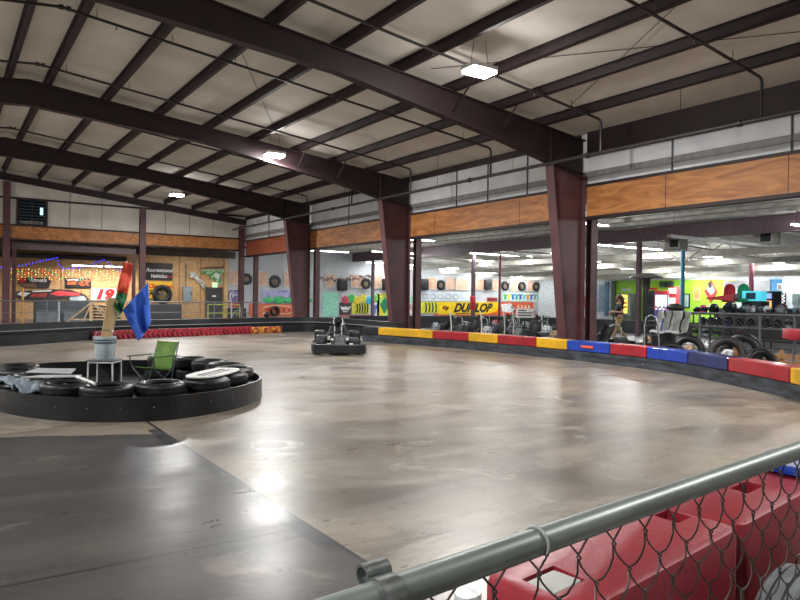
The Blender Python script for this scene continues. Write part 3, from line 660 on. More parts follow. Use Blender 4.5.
# ---------------------------------------------------------------- go-karts (+x forward)
KB = mat('kart_plastic', (10, 11, 13), .45, c2=(20, 21, 24), scale=3)
def make_kart(lab, nosecol=None, loc=(0, 0, 0), rz=0, group=None, panel=(120, 130, 134)):
    k = thing('go_kart', lab, 'go-kart', loc, rz, group)
    m = MB()
    for s in (-1, 1): m.tube([(.78, s*.2, .1), (.3, s*.3, .08), (-.3, s*.32, .08), (-.75, s*.28, .14)], .02, 8)
    for x in (.7, .2, -.3, -.72): m.tube([(x, -.3, .09), (x, .3, .09)], .016, 6)
    m.box(-.3, .72, -.28, .28, .06, .075); m.build('chassis', DKMET, k)
    def bar(pts, r, nm, z0=.05, z1=.3, mt=KB):
        p = smooth_path(pts, 5); m = MB(); ribbon(m, p, -r, r, z0, z1); return m.build(nm, mt, k, bevel=.03)
    bar([(.68, -.68), (.86, -.6), (.94, -.35), (.96, 0), (.94, .35), (.86, .6), (.68, .68)], .06, 'front_bumper')
    for s in (-1, 1): bar([(.5, s*.63), (.1, s*.69), (-.4, s*.66)], .07, 'side_pod', .06, .27)
    bar([(-.72, -.66), (-.9, -.6), (-.95, 0), (-.9, .6), (-.72, .66)], .05, 'rear_bumper', .1, .3)
    for x, y, r, w_ in ((.58, .52, .13, .13), (.58, -.52, .13, .13), (-.62, .5, .15, .2), (-.62, -.5, .15, .2)):
        m = MB(); M = Matrix.Translation((x, y, r)) @ Matrix.Rotation(R(90), 4, 'X')
        m.lathe([(.07, -w_/2), (r-.03, -w_/2), (r, -w_/2+.03), (r, w_/2-.03), (r-.03, w_/2), (.07, w_/2)], 20, M, closed=True); wo = m.build('wheel', TIRE, k)
        m = MB(); m.lathe([(.001, -.04), (.07, -.05), (.07, .05), (.001, .04)], 14, M); m.build('hub', GREYMET, wo)
    m = MB(); m.grid(lambda u, v: Vector((-.5+.62*v-.12*math.sin(u*math.pi)*0, (u-.5)*.44, .14+(.62*(1-v)**2.2)+.09*abs(u-.5)**2*4)), 10, 14); m.build('seat', KB, k, solid=.02)
    m = MB(); m.prism([(.45, .1), (.8, .1), (.78, .25), (.62, .5), (.52, .56), (.42, .48)], -.16, .16, 'Y'); m.build('nose_panel', mat('kart_panel_%d_%d' % panel[:2], panel, .4, c2=tuple(int(v*.5) for v in panel), scale=12, lo=.5, hi=.55), k, bevel=.03)
    M = Matrix.Translation((.3, 0, .52)) @ Matrix.Rotation(R(-60), 4, 'Y')
    m = MB(); m.tube([(.14*math.cos(a), .15*math.sin(a), 0) for a in [2*math.pi*i/18 for i in range(18)]], .014, 7, True, M); m.box(-.13, .13, -.02, .02, -.01, .01, M); m.build('steering_wheel', RUB, k)
    m = MB(); m.tube([(.32, 0, .5), (.66, 0, .16)], .014, 7); m.build('steering_column', GREYMET, k)
    m = MB(); m.rbox(-.62, -.22, -.62, -.3, .2, .48, .04); m.tube([(-.5, -.5, .48), (-.5, -.5, .56)], .05, 12); m.build('engine', mat('engine_dark', (50, 52, 55), .4, .5, c2=(96, 98, 100), scale=25), k)
    m = MB(); m.rbox(-.55, -.2, .32, .6, .2, .42, .05); m.build('fuel_tank', mat('tank_grey', (58, 62, 68), .5), k)
    m = MB(); m.tube([(-.72, -.26, .12), (-.76, -.24, .7), (-.76, -.18, .78), (-.76, .18, .78), (-.76, .24, .7), (-.72, .26, .12)], .018, 8); m.build('roll_hoop', CHROME, k)
    return k
KX, KY_ = 9.25, 16.75
kz = math.atan2(-.90, -.44)
kt = make_kart('black go-kart with a driver on the open track', loc=(KX, KY_, 0), rz=kz, panel=(60, 64, 70))
for c in [o for o in COL.objects if o.parent == kt and o.name.startswith('roll_hoop')]: bpy.data.objects.remove(c)
for s in (-1, 1):
    m = MB(); m.rbox(-.85, -.42, s*.5-.16, s*.5+.16, .3, .6, .06, 3); m.build('wheel_cover', KB, kt)
m = MB(); m.tube([(-.8, .1, .3), (-.82, .1, 1.12)], .008, 6); m.build('whip_aerial', KB, kt)
m = MB()
for s in (-1, 1): m.box(.6, .8, s*.2-.03, s*.2+.03, .40, .43); m.box(.92, .96, s*.3-.05, s*.3+.05, .3, .33)
m.build('white_decal', WHITE, kt)
dr = thing('person', 'driver in dark clothing and black helmet seated in the go-kart on the track', 'person', (KX, KY_, 0), kz)
J = {'pel': ((-.26, 0, .28), (.13, .15)), 'w': ((-.32, 0, .42), (.12, .14)), 'c': ((-.34, 0, .62), (.13, .17)), 'n': ((-.32, 0, .74), .055), 'h': ((-.29, 0, .86), .085)}
E = [('pel', 'w'), ('w', 'c'), ('c', 'n'), ('n', 'h')]
for s in (1, -1):
    n = str(s)
    J.update({'hp'+n: ((-.16, s*.1, .26), .09), 'kn'+n: ((.2, s*.17, .42), .062), 'an'+n: ((.52, s*.15, .2), .04), 'ft'+n: ((.58, s*.15, .29), .035),
              's'+n: ((-.32, s*.19, .68), .06), 'e'+n: ((-.08, s*.27, .5), .043), 'wr'+n: ((.16, s*.17, .56), .03), 'pm'+n: ((.22, s*.15, .57), (.03, .035))})
    E += [('pel', 'hp'+n), ('hp'+n, 'kn'+n), ('kn'+n, 'an'+n), ('an'+n, 'ft'+n), ('c', 's'+n), ('s'+n, 'e'+n), ('e'+n, 'wr'+n), ('wr'+n, 'pm'+n)]
    for q in range(4):
        J['f%s%d' % (n, q)] = ((.28, s*(.12+.022*q), .585-.012*q), .009); J['g%s%d' % (n, q)] = ((.285, s*(.12+.022*q), .545-.012*q), .008)
        E += [('pm'+n, 'f%s%d' % (n, q)), ('f%s%d' % (n, q), 'g%s%d' % (n, q))]
    J['t'+n] = ((.23, s*.11, .6), .01); E.append(('pm'+n, 't'+n))
skin('body', J, E, mat('driver_suit', (34, 36, 44), .8), dr)
m = MB(); m.ball((-.28, 0, .87), .135, 14, (1.08, .92, 1.05)); hm = m.build('helmet', mat('helmet_black', (20, 21, 24), .15, coat=.6), dr)
m = MB(); m.grid(lambda u, v: Vector((-.28+.152*math.cos((u-.5)*2.2)*math.cos((v-.5)*.8), .132*math.sin((u-.5)*2.2), .885+.1*(v-.5))), 12, 6); m.build('visor', mat('visor_smoke', (36, 40, 46), .1), hm, solid=.006)
m = MB()
for s in (-1, 1): m.tube([(-.2, s*.118, .79), (-.22, s*.13, .87), (-.24, s*.11, .97)], [.014, .018, .01], 6)
m.build('white_stripe', WHITE, hm)
m = MB()
for s in (-1, 1): m.tube([(-.2, s*.1, .5), (-.21, s*.1, .6), (-.25, s*.1, .72)], .016, 6)
m.build('harness_strap', WHITE, dr)

# ---------------------------------------------------------------- foreground fence
RA, RB = atZ(400, 590, 1.18), atZ(800, 450, 1.18); rd = (RB-RA).normalized(); fz = math.atan2(rd.y, rd.x)
fo = RA.copy(); fo.z = 0
fe = thing('chain_link_fence', 'galvanised chain link fence with round top rail in the foreground', 'fence', fo, fz)
m = MB(); m.tube([(-1.6, 0, 1.18), (4.2, 0, 1.18)], .0235, 24)
m.build('top_rail', mat('rail_galvanised', (134, 143, 137), .42, .3, c2=(108, 116, 112), scale=5, stretch=(.5, 4, 4), detail=6), fe)
WIRE = mat('fence_wire', (124, 118, 114), .4, .8, c2=(84, 74, 70), scale=20)
m = MB(); p = .0575; hgt = .062; a0 = -1.265; top = 1.18-.06
for i in range(90):
    x0 = a0+i*p; pts = []; ph = i % 2
    for j in range(19):
        sgn = 1 if (j+ph) % 2 else -1
        z = top-j*hgt; xe = x0+sgn*(p/2+.0035)
        if j:
            zp = z+hgt; xp = x0-sgn*(p/2+.0035); fy = .007*sgn
            for t_ in (.25, .5, .75): pts.append((xp+(xe-xp)*t_+(.004 if sgn < 0 else -.001)*math.sin(math.pi*t_), fy*math.sin(math.pi*t_)*.9, zp+(z-zp)*t_-.006*math.sin(math.pi*t_)*(sgn < 0)))
        pts += [(xe-sgn*.002, -.0035*sgn, z+.004), (xe, 0, z), (xe-sgn*.002, .0035*sgn, z-.004)]
    sg0 = -1 if ph else 1
    pts = [(x0+sg0*.01, 0, top+.045)]+pts
    m.tube(pts, .0021, 5, cap=False)
m.build('wire_mesh', WIRE, fe)
for x in (.31, 1.55, 2.6, -.9):
    m = MB(); m.tube([(x-.004+.012*math.sin(a)*0, .0265*math.cos(a), 1.18+.0265*math.sin(a)) for a in [2*math.pi*i/20-1.2 for i in range(17)]], .0026, 6); m.build('tie_wire', mat('bright_wire', (196, 198, 196), .35, .4), fe)
for x in (-.045, 3.4):
    m = MB(); m.tube([(x, 0, 0), (x, 0, 1.15)], .03, 16); m.build('post', CHROME, fe)
# rail clamp with an open sleeve
m = MB(); m.tube([(-.045, 0, 1.18), (-.01, 0, 1.18)], .0275, 24); m.build('rail_clamp', CHROME, fe)
m = MB()
m.lathe([(.0115, -.022), (.0155, -.022), (.0155, .022), (.0115, .022)], 20, Matrix.Translation((-.02, .036, 1.20)) @ Matrix.Rotation(R(90), 4, 'Y'), closed=True)
m.build('clamp_sleeve', CHROME, fe)

# red water-filled barriers behind the fence
RP = mat('red_plastic', (148, 34, 48), .42, c2=(130, 28, 42), scale=1.6, bump=.12, bscale=30)
bz = math.atan2(.2, 1.4)
def red_barrier(lab, x0, x1, holes, ox, oy):
    t = thing('plastic_barrier', lab, 'plastic barrier', (ox, oy, 0), bz, 'red plastic barriers')
    Wd = .34; rr = .07; m = MB(); rings = []
    for off, z in ((.1, 0), (.1, .22), (.0, .42), (-.004, .5), (0, .56), (0, .77), (-.008, .792), (-.025, .8)):
        pts = []
        for cx, cy, a0_ in ((x1-rr, rr, -90), (x1-rr, Wd-rr, 0), (x0+rr, Wd-rr, 90), (x0+rr, rr, 180)):
            for k in range(6):
                a = R(a0_+18*k); pts.append((cx+(rr+min(off, .0))*math.cos(a), cy+(rr+off)*math.sin(a), z))
        rings.append(pts)
    n = len(rings[0]); vs = [p for r in rings for p in r]
    fs = [(i*n+k, i*n+(k+1) % n, (i+1)*n+(k+1) % n, (i+1)*n+k) for i in range(len(rings)-1) for k in range(n)]
    fs += [tuple(range(n))[::-1], tuple((len(rings)-1)*n+k for k in range(n))]
    m.add(vs, fs, True); o = m.build('body', RP, t)
    cuts = []
    for (hx, hy, sx, sy, dp) in holes:
        c = MB(); c.prism([(hx-sx, hy-sy), (hx+sx*.8, hy-sy), (hx+sx, hy+sy), (hx-sx*.8, hy+sy)], .8-dp, .9, 'Z'); q = c.build('cutter', RP, t); cuts.append(q)
        b = o.modifiers.new('hole', 'BOOLEAN'); b.object = q; b.operation = 'DIFFERENCE'; b.solver = 'EXACT'
    dg = bpy.context.evaluated_depsgraph_get(); dg.update()
    me = bpy.data.meshes.new_from_object(o.evaluated_get(dg)); o.modifiers.clear(); o.data = me
    try: me.set_sharp_from_angle(angle=R(40))
    except Exception: pass
    for q in cuts: bpy.data.objects.remove(q)
    return t
OX, OY = 1.30, 1.148
pa = red_barrier('nearest red plastic barrier, with a grey block in its recess', .04, 1.08, [(.175, .17, .085, .06, .05), (1.0-.01, .215, .06, .05, .12)], OX, OY)
m = MB(); m.rbox(.105, .245, .12, .22, .748, .797, .008); m.build('recess_block', mat('grey_block', (190, 190, 184), .6), pa)
red_barrier('second red plastic barrier, farther right behind the fence', 1.075, 2.2, [(1.62, .19, .1, .04, .14)], OX, OY)
red_barrier('third red plastic barrier, at the right edge', 2.215, 3.3, [(2.6, .19, .09, .04, .12)], OX, OY)
lid = thing('kart_fairing', 'blue and white plastic fairing lying on the red barrier at the right edge', 'fairing', (3.5, 1.6, .805), .2); lid.scale = (1.1, 1.0, 1.0)
def fair(u, v, h=.09): return Vector(((u-.5)*.5, (v-.5)*.34, h*math.sin(math.pi*u)**.6*math.sin(math.pi*v)**.5+.005))
m = MB(); m.grid(lambda u, v: fair(u, v), 16, 12); m.build('shell', mat('fairing_white', (200, 206, 220), .3, c2=(150, 160, 190), scale=6), lid, solid=.006)
m = MB(); m.tube([(.26*math.cos(a), .18*math.sin(a), .02) for a in [2*math.pi*i/28 for i in range(28)]], .022, 8, True); m.build('blue_rim', mat('fairing_blue', (30, 66, 170), .35), lid)
m = MB(); m.grid(lambda u, v: fair(.12+.76*u, .42+.16*v, .1), 14, 3); m.build('blue_stripe', mat('fairing_blue', (30, 66, 170), .35), lid, solid=.006)
GT = mat('dusty_tire', (128, 132, 134), .6, c2=(88, 92, 95), scale=6, bump=.15)
tire('dusty grey tire leaning upright between the fence and the second red barrier', (2.36, 1.12, .355), .355, .15, .21, (R(90), 0, R(8)), GT, blocks=False)
tire('dusty tire at the right edge beside the red barriers', (2.98, 1.17, .33), .33, .16, .2, (R(89), 0, R(6)), GT, blocks=False)
m = MB(); m.lathe([(.0001, 0), (.1, 0), (.12, .02), (.125, .5), (.12, .6), (.06, .66), (.04, .69), (.04, .73), (.0001, .73)], 20)
def crumple(o, a, f):
    for v in o.data.vertices: v.co += Vector((noise.noise(v.co*f), noise.noise(v.co*f+Vector((9, 3, 1))), 0))*a
o = m.build('plastic_canister', mat('white_canister', (206, 210, 208), .35, c2=(170, 176, 174), scale=8, bump=.4), loc=(1.16, 1.37, .0)); o.scale.z = 1.12; crumple(o, .03, 6)
tag(o, 'white plastic canister at the left end of the nearest red barrier', 'canister')

q = atZ(267, 317, .7); m = MB(); m.ball((0, 0, .12), .13, 10, (1, 1, .95)); o = m.build('rubber_buoy', RUB, loc=(q.x, 27.52, .62)); o.location.x = atY(267, 318, 27.5).x
tag(o, 'round black rubber buoy sitting on the far curb left of the leftmost tapered column', 'buoy')
m = MB(); m.lathe([(.03, .235), (.05, .24), (.05, .26), (.0001, .265)], 10); m.build('cap', GREYMET, o)

# ---------------------------------------------------------------- arcade side: shell
def zc(x): return 5.4-.05*(x-15.5)
CEILA = mat('arcade_ceiling', (226, 224, 218), .7, c2=(190, 188, 182), scale=.6, stretch=(1, 4, 1))
m = MB(); m.prism([(W+.2, zc(W)), (46.2, zc(46.2)), (46.2, zc(46.2)+.1), (W+.2, zc(W)+.1)], -10, 45.2); struct('ceiling_arcade', m, CEILA)
m = MB(); m.box(16.0, 46.2, 45.02, 45.2, 0, 5.6); struct('wall_far', m, mat('far_wall_white', (186, 188, 190), .6, c2=(166, 170, 174), scale=.8))
m = MB(); m.box(46, 46.2, -10, 45.2, 0, 5.4); struct('wall_east', m, mat('east_wall', (196, 204, 208), .6))
m = MB(); m.box(LEFT-.2, 16.0, 45.02, 45.2, 0, 5.0); struct('wall_timber', m, OSB)
m = MB(); m.box(LEFT-.2, W+.3, YB+.1, 45.2, 4.5, 4.6); struct('ceiling_back', m, mat('back_ceiling', (84, 72, 66), .8))
GREEN = mat('lime_paint', (150, 205, 50), .55, c2=(132, 190, 44), scale=.7)
def epanel(nm, y0, y1, z0, z1, mt, lab, cat='wall panel', th=.04, x=46.0):
    m = MB(); m.box(-th, 0, y0, y1, z0, z1); return tag(m.build(nm, mt, loc=(x-.002, 0, 0)), lab, cat)
m = MB(); m.box(45.95, 46, 27.0, 36.4, 0, 3.15); struct('wall_lime', m, GREEN)
m = MB(); m.box(45.95, 46, 26.0, 26.99, 0, 3.1); struct('wall_yellow', m, mat('yellow_green_paint', (204, 214, 40), .55))
m = MB(); m.box(45.95, 46, 22.9, 23.75, 0, 3.1); struct('wall_blue', m, mat('arcade_blue', (60, 130, 180), .55))
# corrugated deck ribs over the near arcade bay: pale joists
CREAM = mat('cream_steel', (206, 204, 192), .5, c2=(186, 182, 168), scale=3)
DECK = mat('deck_rib', (206, 204, 196), .6, c2=(170, 168, 160), scale=3)
jl = 0
for i, x in enumerate([16.6, 17.6, 18.6, 19.6, 20.6, 21.6, 22.6, 23.6, 24.6]):
    m = MB(); m.box(-.06, .06, -10-12, 45-12, -.14, 0)
    tag(m.build('deck_joist', DECK, loc=(x, 12, zc(x)-.005)), ORD[i]+' shallow ceiling joist counted from the arcade opening', 'joist', 'ceiling joists of the near arcade bay')
m = MB(); m.box(-.012, .012, -55/2, 55/2, 0, .62); m.box(-.12, .12, -55/2, 55/2, 0, .025); m.box(-.12, .12, -55/2, 55/2, .6, .625)
tag(m.build('arcade_beam', mat('mauve_beam', (100, 78, 86), .5), loc=(26, 17.5, 4.22)), 'long mauve beam running across the arcade ceiling', 'beam')
for y, lab in ((yat(372.5, 26), 'slim dark post left of the middle column, beside the white surfboard shape'), (yat(473, 26), 'slim mauve post crossing the yellow banner'), (yat(638.5, 26), 'slim mauve post right of the walking person')):
    m = MB(); m.box(-.09, .09, -.09, .09, 0, 4.22); o = tag(m.build('arcade_post', mat('mauve_beam', (100, 78, 86), .5), loc=(26, y, 0)), lab, 'post')
# open web trusses beyond the beam, running along X
for i, y in enumerate([2, 7.5, 13, 18.5, 24, 29.5, 35, 40.5]):
    m = MB(); xs_ = [26.2+1.1*k for k in range(18)]
    m.tube([(26.1, 0, zc(26.1)-.1), (45.9, 0, zc(45.9)-.1)], .05, 4); m.tube([(26.1, 0, zc(26.1)-.62), (45.9, 0, zc(45.9)-.55)], .045, 4)
    for k in range(17):
        a, b = xs_[k], xs_[k+1]
        za, zb_ = (-.1, -.6) if k % 2 else (-.6, -.1)
        m.tube([(a, 0, zc(a)+za), (b, 0, zc(b)+zb_)], .02, 4)
    tag(m.build('roof_truss', CREAM, loc=(0, y, 0)), 'cream open web truss under the arcade ceiling, '+ORD[i]+' from the near end', 'truss', 'arcade ceiling trusses')
for i, x in enumerate([30.4, 34.2, 38, 41.8]):
    m = MB(); m.box(-.1, .1, -27, 27.5, -.3, -.02)
    tag(m.build('cross_beam', CREAM, loc=(x, 17.2, zc(x)-.62)), 'cream ceiling beam over the arcade, '+ORD[i]+' beyond the mauve beam', 'beam', 'arcade cream beams')
# service duct and unit heaters
m = MB(); m.tube([(31, -5, 3.95), (31, 44, 3.95)], .14, 12); tag(m.build('service_pipe', CREAM), 'long cream service pipe below the arcade trusses', 'pipe')
for px, py, Y_, lab in ((767, 238, 12.8, 'grey unit heater hanging under the arcade roof at right'), (676, 246, 19.5, 'small grey unit heater hanging near the middle of the arcade roof')):
    c = atX(px, py, 27.5); c = Vector((27.5, c.y, min(c.z, 4.5)))
    u_ = thing('unit_heater', lab, 'heater', (27.5, c.y, 4.2))
    m = MB(); m.rbox(-.3, .3, -.4, .4, -.3, .25, .03); m.build('casing', mat('heater_casing', (176, 172, 160), .5), u_)
    m = MB(); m.box(-.32, -.3, -.3, .1, -.2, .16); m.build('grille', DKMET, u_)
    m = MB(); m.tube([(0, -.3, .25), (0, -.3, .6)], .012, 5); m.tube([(0, .3, .25), (0, .3, .6)], .012, 5); m.build('hanger', DKMET, u_)
# tube lights
TUBE = mat('tube_glow', (250, 253, 255), .5, emit=TUBE_E)
FIXW = mat('fixture_white', (206, 206, 202), .5)
def lit(a, b, lab, lamp=True, drop=.6):
    """measure both ends on the plane the fixtures hang in"""
    P = []
    for px, py in (a, b):
        d = _ray(px, py); t = (4.8+.05*15.5+(.6-drop)-EYE)/(d.z+.05*d.x); P.append(Vector((d.x*t, d.y*t, 0)))
    y = (P[0].y+P[1].y)/2; xa, xb = sorted((P[0].x, P[1].x))
    xc = (xa+xb)/2; L = min(max(xb-xa, 1.2), 5.0); xc = min(xc, 45.5-L/2); y = min(y, 44)
    return xc, y, L
_fx = []
def fixture(xc, y, L, lab, on=True, pw=1, dz=.55):
    while any(abs(y-b) < .35 and abs(xc-a) < (L+c)/2+.05 for a, b, c in _fx): y -= .4
    _fx.append((xc, y, L))
    if y > 39: pw *= .4
    z = zc(xc)-dz
    f = thing('strip_light', lab, 'ceiling light', (xc, y, z), math.atan2(0, 1), 'strip lights over the arcade')
    m = MB(); m.prism([(-.1, 0), (.1, 0), (.04, .07), (-.04, .07)], -L/2, L/2, 'X'); m.build('reflector', FIXW, f)
    n = max(1, round(L/2.4))
    for s in (-.045, .045):
        m = MB(); m.tube([(-L/2+.03, s, -.02), (L/2-.03, s, -.02)], .022, 8); m.build('tube', TUBE if on else WHITE, f)
    for x in (-L/2+.3, L/2-.3):
        m = MB(); m.tube([(x, 0, .06), (x, 0, dz-.01-.05*x)], .006, 4); m.build('hanger_wire', DKMET, f)
    if on:
        ld = bpy.data.lights.new('strip_lamp', 'AREA'); ld.shape = 'RECTANGLE'; ld.size = L*.95; ld.size_y = .16; ld.energy = ARC_W*pw*L/2.4; ld.color = (.95, .99, 1)
        lo = bpy.data.objects.new('lamp', ld); COL.objects.link(lo); lo.parent = f; lo.location = (0, 0, -.06)
        lu = bpy.data.lights.new('added_arcade_fill', 'POINT'); lu.energy = ARC_W*.85*pw*L/2.4; lu.shadow_soft_size = .12; lu.color = (.97, .99, 1)  # added point fill to lift the arcade ceiling, not a second fitting
        lo = bpy.data.objects.new('added_fill', lu); COL.objects.link(lo); lo.parent = f; lo.location = (0, 0, -.35)
Ls = [((455, 252), (548, 259), 'long bright strip light left of the widest column'), ((466, 260), (502, 263), 'shorter strip light just under the long one left of the column'),
 ((458, 272), (500, 274.5), 'strip light above the striped end of the yellow banner'), ((511, 274.5), (534, 276), 'small strip light above the graffiti wall'), ((501, 277), (549, 280), 'low far strip light above the round wall tires'),
 ((420, 277), (455, 279), 'low far strip light above the yellow chevrons'), ((420, 270), (431, 271.5), 'tiny strip light right of the middle column'), ((403, 257), (420, 259), 'strip light partly hidden by the middle column'),
 ((583, 243.5), (677, 252.5), 'long bright strip light right of the widest column'), ((584, 261), (601, 263), 'short strip light beside the red post'), ((630, 264), (656, 267), 'strip light above the patio heater'), ((622, 269), (634, 270), 'tiny strip light left of the patio heater'),
 ((660, 271), (690, 273.5), 'strip light left of the blue post top'), ((684, 268), (705, 271), 'strip light right of the blue post top'), ((698, 275), (717, 277), 'small strip light above the diamond sign'), ((702, 256), (722, 259), 'short strip light high right of the blue post'),
 ((746, 260), (790, 265), 'long strip light near the right edge'), ((789, 225), (812, 228), 'near strip light cut by the right edge'), ((707, 279.5), (736, 282.5), 'low strip light above the red and green seats'), ((761, 278), (777, 280), 'small low strip light above the turquoise panel'),
 ((307, 265.5), (356, 269), 'bright strip light right of the leftmost tapered column'), ((278, 271), (296, 272.5), 'strip light left of the leftmost tapered column'), ((308, 271), (352, 274.5), 'second strip light right of the leftmost tapered column'), ((360, 276), (388, 278.5), 'low strip light left of the middle column'),
 ((588, 280), (602, 281), 'tiny low strip light right of the widest column'), ((796, 277), (812, 279), 'low strip light at the right edge')]
for a, b, lab in Ls: fixture(*lit(a, b, lab), lab)
fixture(23.9, 14.0, 6.8, 'unlit long strip fixture passing low under the mauve beam', False, 1, 1.2)
for a, b, lab in (((514, 246), (548, 251), 'unlit strip fixture left of the widest column'), ((363, 260), (388, 262), 'unlit strip fixture left of the middle column')):
    fixture(*lit(a, b, lab, drop=.3), lab, False)
for x, y in ((22, 4), (30, 0), (38, 6), (20, 29), (21, 40), (21.8, 8.2), (20.5, 18), (24, 36), (33, 31)): fixture(x, y, 3.6, 'lit strip light outside the picture', True, 1.4)
# back extension lights
for x, y, lab in ((7.1, 43.6, 'lit strip light over the timber wall, left half'), (8.2+.7, 43.6, 'lit strip light over the timber wall, right half')):
    f = thing('strip_light', lab, 'ceiling light', (x, y, 3.2), 0)
    m = MB(); m.prism([(-.1, 0), (.1, 0), (.04, .07), (-.04, .07)], -.85, .85, 'X'); m.build('reflector', FIXW, f)
    m = MB(); m.tube([(-.82, -.04, -.02), (.82, -.04, -.02)], .03, 8); m.tube([(-.82, .04, -.02), (.82, .04, -.02)], .03, 8); m.build('tube', TUBE, f)
    for q in (-.6, .6):
        m = MB(); m.tube([(q*.4-(.4 if x > 8 else 0), 0, .05), (q*.4-(.4 if x > 8 else 0), 0, .52)], .006, 4); m.build('hanger_wire', DKMET, f)
    ld = bpy.data.lights.new('strip_lamp', 'AREA'); ld.shape = 'RECTANGLE'; ld.size = 1.6; ld.size_y = .15; ld.energy = 110; ld.color = (1, .95, .88)
    lo = bpy.data.objects.new('lamp', ld); COL.objects.link(lo); lo.parent = f; lo.location = (0, 0, -.07)
f = thing('strip_light', 'strip light over the timber wall near the banners', 'ceiling light', (13.2, 42.3, 4.3), 0)
m = MB(); m.prism([(-.1, 0), (.1, 0), (.04, .07), (-.04, .07)], -1.2, 1.2, 'X'); m.build('reflector', FIXW, f)
m = MB(); m.tube([(-1.1, 0, -.02), (1.1, 0, -.02)], .02, 8); m.build('tube', TUBE, f)

for q in (-.8, .8):
    m = MB(); m.tube([(q, 0, .05), (q, 0, .2)], .006, 4); m.build('hanger_wire', DKMET, f)
ld = bpy.data.lights.new('strip_lamp', 'AREA'); ld.shape = 'RECTANGLE'; ld.size = 2.2; ld.size_y = .15; ld.energy = 110; ld.color = (1, .95, .88)
lo = bpy.data.objects.new('lamp', ld); COL.objects.link(lo); lo.parent = f; lo.location = (0, 0, -.07)

# ---------------------------------------------------------------- timber back wall display (plane Y = 45)
def C(n, c, **k): return mat('paint_'+n, c, k.pop('rough', .5), **k)
INKW = C('white', (232, 232, 232)); INKB = C('black', (22, 22, 24)); INKR = C('red', (196, 34, 40)); INKY = C('yellow', (240, 190, 20)); INKO = C('orange', (226, 96, 40))
def wallbox(name, lab, cat, px0, py0, px1, py1, mt, Y=44.99, th=.04, rnd=0, group=None):
    a, b = atY(px0, py0, Y), atY(px1, py1, Y); z0, z1 = sorted((a.z, b.z)); z0 = max(z0, .05)
    cx, cz = (a.x+b.x)/2, (z0+z1)/2; hw, hh = abs(b.x-a.x)/2, (z1-z0)/2
    m = MB()
    if rnd: m.rbox(-hw, hw, -th, 0, -hh, hh, min(rnd, th*.45, hh*.9))
    else: m.box(-hw, hw, -th, 0, -hh, hh)
    o = m.build(name, mt, loc=(cx, Y, cz)); tag(o, lab, cat, group); o['hw'] = 0
    del o['hw']; return o, hw, hh
def poly(name, par, pts, mt, y=-.045, th=.006):
    m = MB(); m.prism(pts, y-th, y, 'Y'); return m.build(name, mt, par)
# hoods and signs
o = tag(MB().prism([(-.9, -.05), (-.85, .2), (-.3, .3), (.62, .3), (.85, .12), (.7, -.32), (-.55, -.32)], -.05, 0).build('race_hood', C('hood_black', (34, 34, 38), c2=(60, 40, 42), scale=4), loc=(4.5, 44.99, 2.14)), 'black racing hood with white lettering, on the left of the timber wall', 'car panel')
text('lettering', 'Rimads', INKW, o, (.15, -.06, .14), .3, shear=.3, bold=.006)
poly('red_patch', o, [(-.86, -.02), (-.82, .17), (-.4, .24), (-.5, .02)], INKR, -.05)
poly('number_patch', o, [(-.5, -.28), (-.8, -.06), (.0, -.05), (.1, -.28)], C('red_green', (150, 60, 50), c2=(50, 90, 60), scale=12), -.05)
o = tag(MB().prism([(-1.95, -.2), (-1.9, .2), (-.1, .34), (.9, .34), (1.75, .05), (1.95, -.22), (1.9, -.38), (.9, -.38), (.6, -.2), (-.1, -.34), (-1.6, -.3)], -.06, 0).build('race_car_panel', C('panel_dark', (30, 28, 30), c2=(70, 50, 50), scale=5), loc=(5.45, 44.98, 1.42)), 'long racing car body side with red nose, low on the timber wall', 'car panel')
poly('red_nose', o, [(-.2, .05), (.3, .28), (1.4, .14), (1.5, .0), (.3, -.04)], C('coral', (226, 70, 76)), -.06)
poly('pale_nose', o, [(.9, -.12), (1.65, -.02), (1.85, -.2), (1.8, -.32), (.9, -.3)], C('pale', (170, 180, 186)), -.06)
poly('white_patch', o, [(-1.9, .02), (-1.7, .18), (-1.2, .1), (-1.5, -.12)], INKW, -.06)
poly('red_patch', o, [(-1.2, -.1), (-1.1, .06), (-.3, .12), (-.4, -.12)], C('brick', (170, 60, 50)), -.06)
poly('top_lettering_band', o, [(-1.1, .24), (-.1, .3), (-.1, .22), (-1.1, .16)], INKW, -.06)
o, hw, hh = wallbox('panel_sign', 'dark sign panel with orange 4X mark on the timber wall', 'sign', 65, 278, 91, 288.5, C('sign_dark', (40, 36, 38)), rnd=.02)
text('lettering', '4X', INKO, o, (.3, -.046, 0), .5, shear=.25, bold=.012)
poly('orange_bar', o, [(-.6, -.1), (-.62, .08), (-.12, .1), (-.1, -.08)], INKO); poly('grey_bar', o, [(-.62, .16), (-.62, .22), (.0, .24), (.0, .17)], INKW)
o, hw, hh = wallbox('number_panel', 'white panel with big red number 19 on the timber wall', 'sign', 91, 288, 116, 300.5, INKW, rnd=.02)
text('number', '19', INKR, o, (-.02, -.046, -.02), .82, shear=.25, bold=.05, sx=1.25)
for k in range(1): poly('grey_fold', o, [(-.78, -.32), (-.7, .32), (-.62, .32), (-.7, -.32)], C('fold', (180, 186, 190)))
o, hw, hh = wallbox('black_banner', 'black banner reading Recreational Vehicles', 'banner', 145.5, 262.5, 172.5, 280.5, C('banner_black', (22, 22, 30)))
text('lettering', 'Recreational', INKW, o, (0, -.046, .08), .33, shear=.3, bold=.008); text('lettering', 'Vehicles', INKW, o, (-.05, -.046, -.3), .32, shear=.3, bold=.008)
poly('red_line', o, [(.3, -.36), (.32, -.3), (.85, -.28), (.85, -.35)], INKR)
o, hw, hh = wallbox('yellow_banner', 'yellow banner with red lettering under the black banner', 'banner', 148, 281.5, 172, 299, INKY)
text('lettering', 'Champion', INKR, o, (0, -.046, .25), .36, shear=.1, bold=.014)
